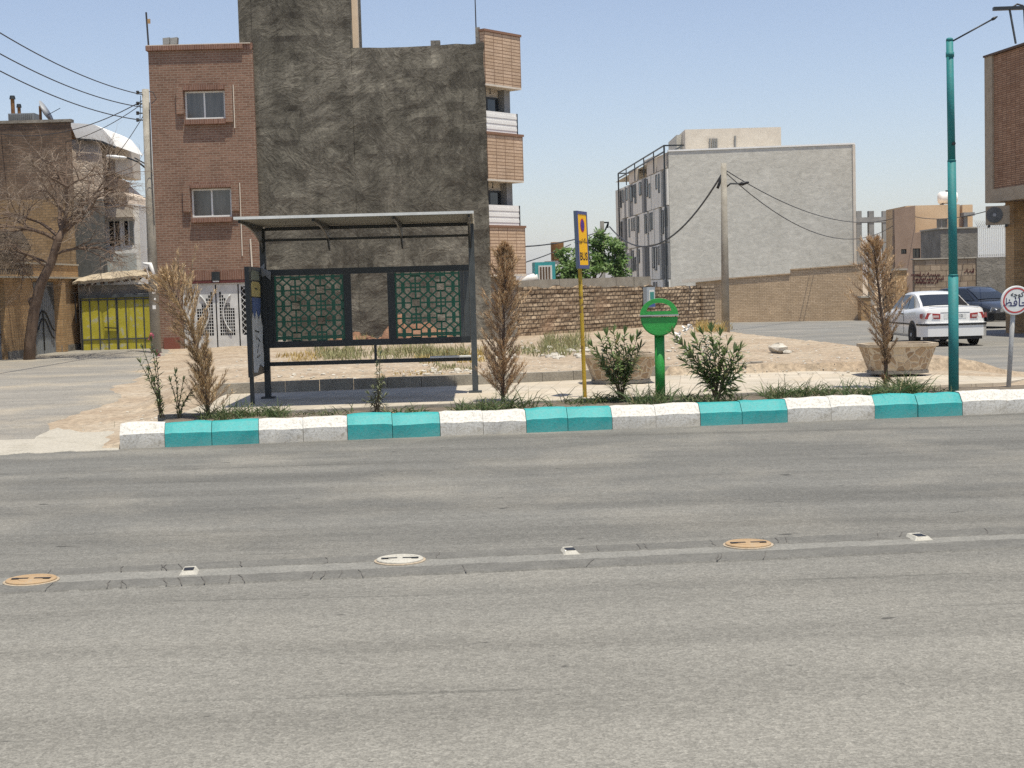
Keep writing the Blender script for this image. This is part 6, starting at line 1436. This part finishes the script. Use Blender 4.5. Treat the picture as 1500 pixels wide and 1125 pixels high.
        mb=MB(); mb.box(s*.875-.012,s*.875+.014,-.42 ,-.24,.84,.87); obj('door_handle',mb,MT['black'],t)
        for yw_ in ((-1.28,1.36) if not hatch else (-1.25,1.2)):
            mb=MB(); mb.lathe([(.355,-.004),(.355,.004)],28,(s*.868,yw_,.33),'x'); obj('wheel_arch',mb,MT['black'],t); wheel(t,s*.80,yw_)
        # tail lamps wrap the corner
        yr=L0-.03 if not hatch else L0-.03
        if not hatch:
            mb=MB(); mb.prism([(s*.80,yr+.02,.74),(s*.40,yr-.016,.735),(s*.40,yr-.016,.87),(s*.74,yr+.01,.90)],(0,.05,0)); lamp=obj('tail_lamp',mb,MT['lamp_red'],t)
            mb=MB(); mb.prism([(s*.62,yr-.022,.775),(s*.44,yr-.024,.772),(s*.44,yr-.024,.83),(s*.60,yr-.022,.835)],(0,.003,0)); obj('reverse_lens',mb,MT['lamp_pale'],lamp)
            mb=MB(); mb.prism([(s*.868,-2.0,.76),(s*.872,-2.18,.74),(s*.85,-2.2,.88),(s*.86,-1.97,.87)],(s*.006,0,0)); obj('lamp_wrap',mb,MT['lamp_red'],lamp)
        else:
            mb=MB(); mb.prism([(s*.78,yr+.02,.70),(s*.56,yr-.02,.70),(s*.58,yr-.01,.93),(s*.74,yr+.03,.95)],(0,.05,0)); obj('tail_lamp',mb,MT['lamp_red'],t)
    # nose: windscreen, lamps, grille
    fa,fb=cab[-1],cab[-3]; mb=MB(); vs=[]
    for q in (.06,.5,.94):
        for c in cols_: vs.append((c*lerp(fa[1]*.93,fb[2]*.97,q),lerp(fa[0],fb[0],q)+.012+.02*(q*(1-q))*4,lerp(fa[3],fb[3],q)+.030-.02*abs(c)**3+.05*(q*(1-q))*2))
    mb.add(vs,[(i*7+j+1,i*7+j,(i+1)*7+j,(i+1)*7+j+1) for i in range(2) for j in range(6)]); obj('windscreen',mb,MT['glass'],t,True)
    yf=st[-1][0][1]
    for s in (-1,1):
        mb=MB(); mb.prism([(s*.78,yf-.16,.58),(s*.34,yf+.012,.56),(s*.34,yf+.004,.70),(s*.74,yf-.12,.735)],(0,.03,0)); obj('headlight',mb,MT['lamp_clear'],t)
    mb=MB(); mb.box(-.33,.33,yf-.02,yf+.022,.57,.69); obj('grille',mb,MT['black'],t)
    if hatch:
        mb=MB(); mb.box(-.80,.80,yf-.22,yf+.08,.30,.53); obj('front_bumper',mb,MT['tyre'],t); mb=MB(); mb.box(-.26,.26,yf+.082,yf+.095,.38,.49); obj('number_plate',mb,MT['white_frame'],t)
    yr=L0-.03
    if not hatch:
        mb=MB(); loft(mb,[[(-.885,-1.75,z) for z in (.26,.40,.56,.63)],[(-.875,-2.12,z) for z in (.26,.40,.56,.63)],[(-.74,-2.30,z) for z in (.27,.40,.56,.63)],[(0,-2.34,z) for z in (.27,.40,.56,.63)],[(.74,-2.30,z) for z in (.27,.40,.56,.63)],[(.875,-2.12,z) for z in (.26,.40,.56,.63)],[(.885,-1.75,z) for z in (.26,.40,.56,.63)]],False)
        mb.add([(-.875,-2.12,.63),(-.74,-2.30,.63),(0,-2.34,.63),(.74,-2.30,.63),(.875,-2.12,.63),(.7,-2.1,.66),(-.7,-2.1,.66)],[(0,1,2,3,4,5,6)])
        smooth_by_angle(obj('bumper',mb,paintm,t),40)
        mb=MB()
        pts=[(-.892,-1.75,.585),(-.882,-2.12,.585),(-.745,-2.308,.585),(0,-2.348,.585),(.745,-2.308,.585),(.882,-2.12,.585),(.892,-1.75,.585)]
        for p_,q_ in zip(pts,pts[1:]): mb.bar(p_,q_,.02,.05)
        obj('bumper_strip',mb,MT['black'],t)
        mb=MB(); mb.box(-.30,.30,yr-.008,yr+.02,.745,.865); pl=obj('number_plate',mb,MT['white_frame'],t)
        mb=upright(text_mesh('72 318 12',.10,.002),0,yr-.010,.803); obj('lettering',mb,MT['black'],pl)
        mb=MB(); mb.box(-.39,.39,yr-.004,yr+.02,.89,.905); mb.box(-.66,.66,-2.17,-2.14,1.06,1.075); obj('boot_seam',mb,plain('seam grey',(.2,.2,.2),.6),t)
        mb=MB(); mb.box(-.74,.74,-2.2,-1.8,.18,.28); obj('underbody',mb,MT['black'],t)
    else:
        mb=MB(); mb.box(-.80,.80,yr-.07,yr+.15,.36,.60); obj('bumper',mb,MT['tyre'],t); mb=MB(); mb.box(-.72,.72,yr-.085,yr-.071,.54,.56); obj('bumper_strip',mb,MT['chrome'],t)
        mb=MB(); mb.box(-.26,.26,yr-.03,yr+.02,.68,.78); obj('number_plate',mb,MT['white_frame'],t)
        mb=MB(); mb.box(-.5,.5,yr-.04,yr+.01,.82,.86); obj('boot_trim',mb,MT['chrome'],t); mb=MB(); mb.box(-.74,.74,-1.9,-1.5,.18,.35); obj('underbody',mb,MT['black'],t)
        mb=MB(); mb.tube([(0.1,-.9,1.44),(.1,-1.1,1.62)],.006,5); obj('aerial',mb,MT['black'],t)
    return t
MT['lamp_clear']=plain('clear lamp glass',(.45,.46,.46),.12,.2,.8); MT['lamp_red']=plain('tail lamp red',(.36,.03,.03),.25,0,.6); MT['lamp_pale']=plain('lamp pale',(.55,.42,.40),.3)
MT['car_white']=plain('white car paint',(.78,.78,.76),.28,0,.5,.6); MT['car_dark']=plain('dark blue grey car paint',(.045,.055,.075),.25,.3,.5,.8)
cc=on(1378,505.5,-.2); car('white saloon car with red tail lamps driving away beside the stone planter',Vector((cc.x-.02,cc.y+1.0,-.18)),math.radians(1),MT['car_white'])
c2_=on(1466,482,-.2); car('dark blue grey hatchback parked behind the round street name sign',Vector((c2_.x-.25,c2_.y+2.2,-.18)),math.radians(203),MT['car_dark'],True)
# ---------------------------------------------------------------- world, sun
w=bpy.data.worlds.new('World'); SC.world=w; w.use_nodes=True; nt=w.node_tree; nt.nodes.clear()
EL,AZ=math.radians(74.5),math.radians(31)      # azimuth measured from straight behind the camera towards the right
sv=Vector((math.sin(AZ)*math.cos(EL),-math.cos(AZ)*math.cos(EL),math.sin(EL)))
sky=nt.nodes.new('ShaderNodeTexSky'); sky.sky_type='NISHITA'; sky.sun_disc=False; sky.sun_elevation=EL; sky.sun_rotation=math.atan2(sv.x,sv.y); sky.air_density=1.0; sky.dust_density=.5; sky.ozone_density=1.0; sky.altitude=0
bg=nt.nodes.new('ShaderNodeBackground'); bg.inputs[1].default_value=.102; ou=nt.nodes.new('ShaderNodeOutputWorld'); hsn=N(nt,'ShaderNodeHueSaturation',Saturation=.88); nt.links.new(sky.outputs[0],hsn.inputs['Color']); nt.links.new(mix(nt,1.0,hsn.outputs[0],(1.025,.987,1.035),'MULTIPLY'),bg.inputs[0]); nt.links.new(bg.outputs[0],ou.inputs[0])
sl=bpy.data.lights.new('sun','SUN'); sl.energy=4.0; sl.angle=math.radians(.53); sl.color=(1,.942,.81); so_=bpy.data.objects.new('sun',sl); C.objects.link(so_); so_.rotation_euler=(-sv).to_track_quat('-Z','Y').to_euler(); so_.location=(0,0,30)
SC.view_settings.view_transform='Standard'; SC.view_settings.look='None'; SC.view_settings.exposure=.4; SC.view_settings.gamma=1
SC.cycles.max_bounces=6; SC.cycles.use_denoising=False

# ---------------------------------------------------------------- thin summer haze
mb=MB(); mb.box(-9000,9000,-60,7600,-8,160); hz=obj('haze',mb,None or bpy.data.materials.new('haze'),kind='stuff'); m=hz.data.materials[0]; m.use_nodes=True; nt=m.node_tree; nt.nodes.clear()
ou=nt.nodes.new('ShaderNodeOutputMaterial'); pv=nt.nodes.new('ShaderNodeVolumePrincipled'); pv.inputs['Color'].default_value=(.95,.97,1,1); pv.inputs['Density'].default_value=.00013; pv.inputs['Anisotropy'].default_value=.2; nt.links.new(pv.outputs[0],ou.inputs['Volume'])
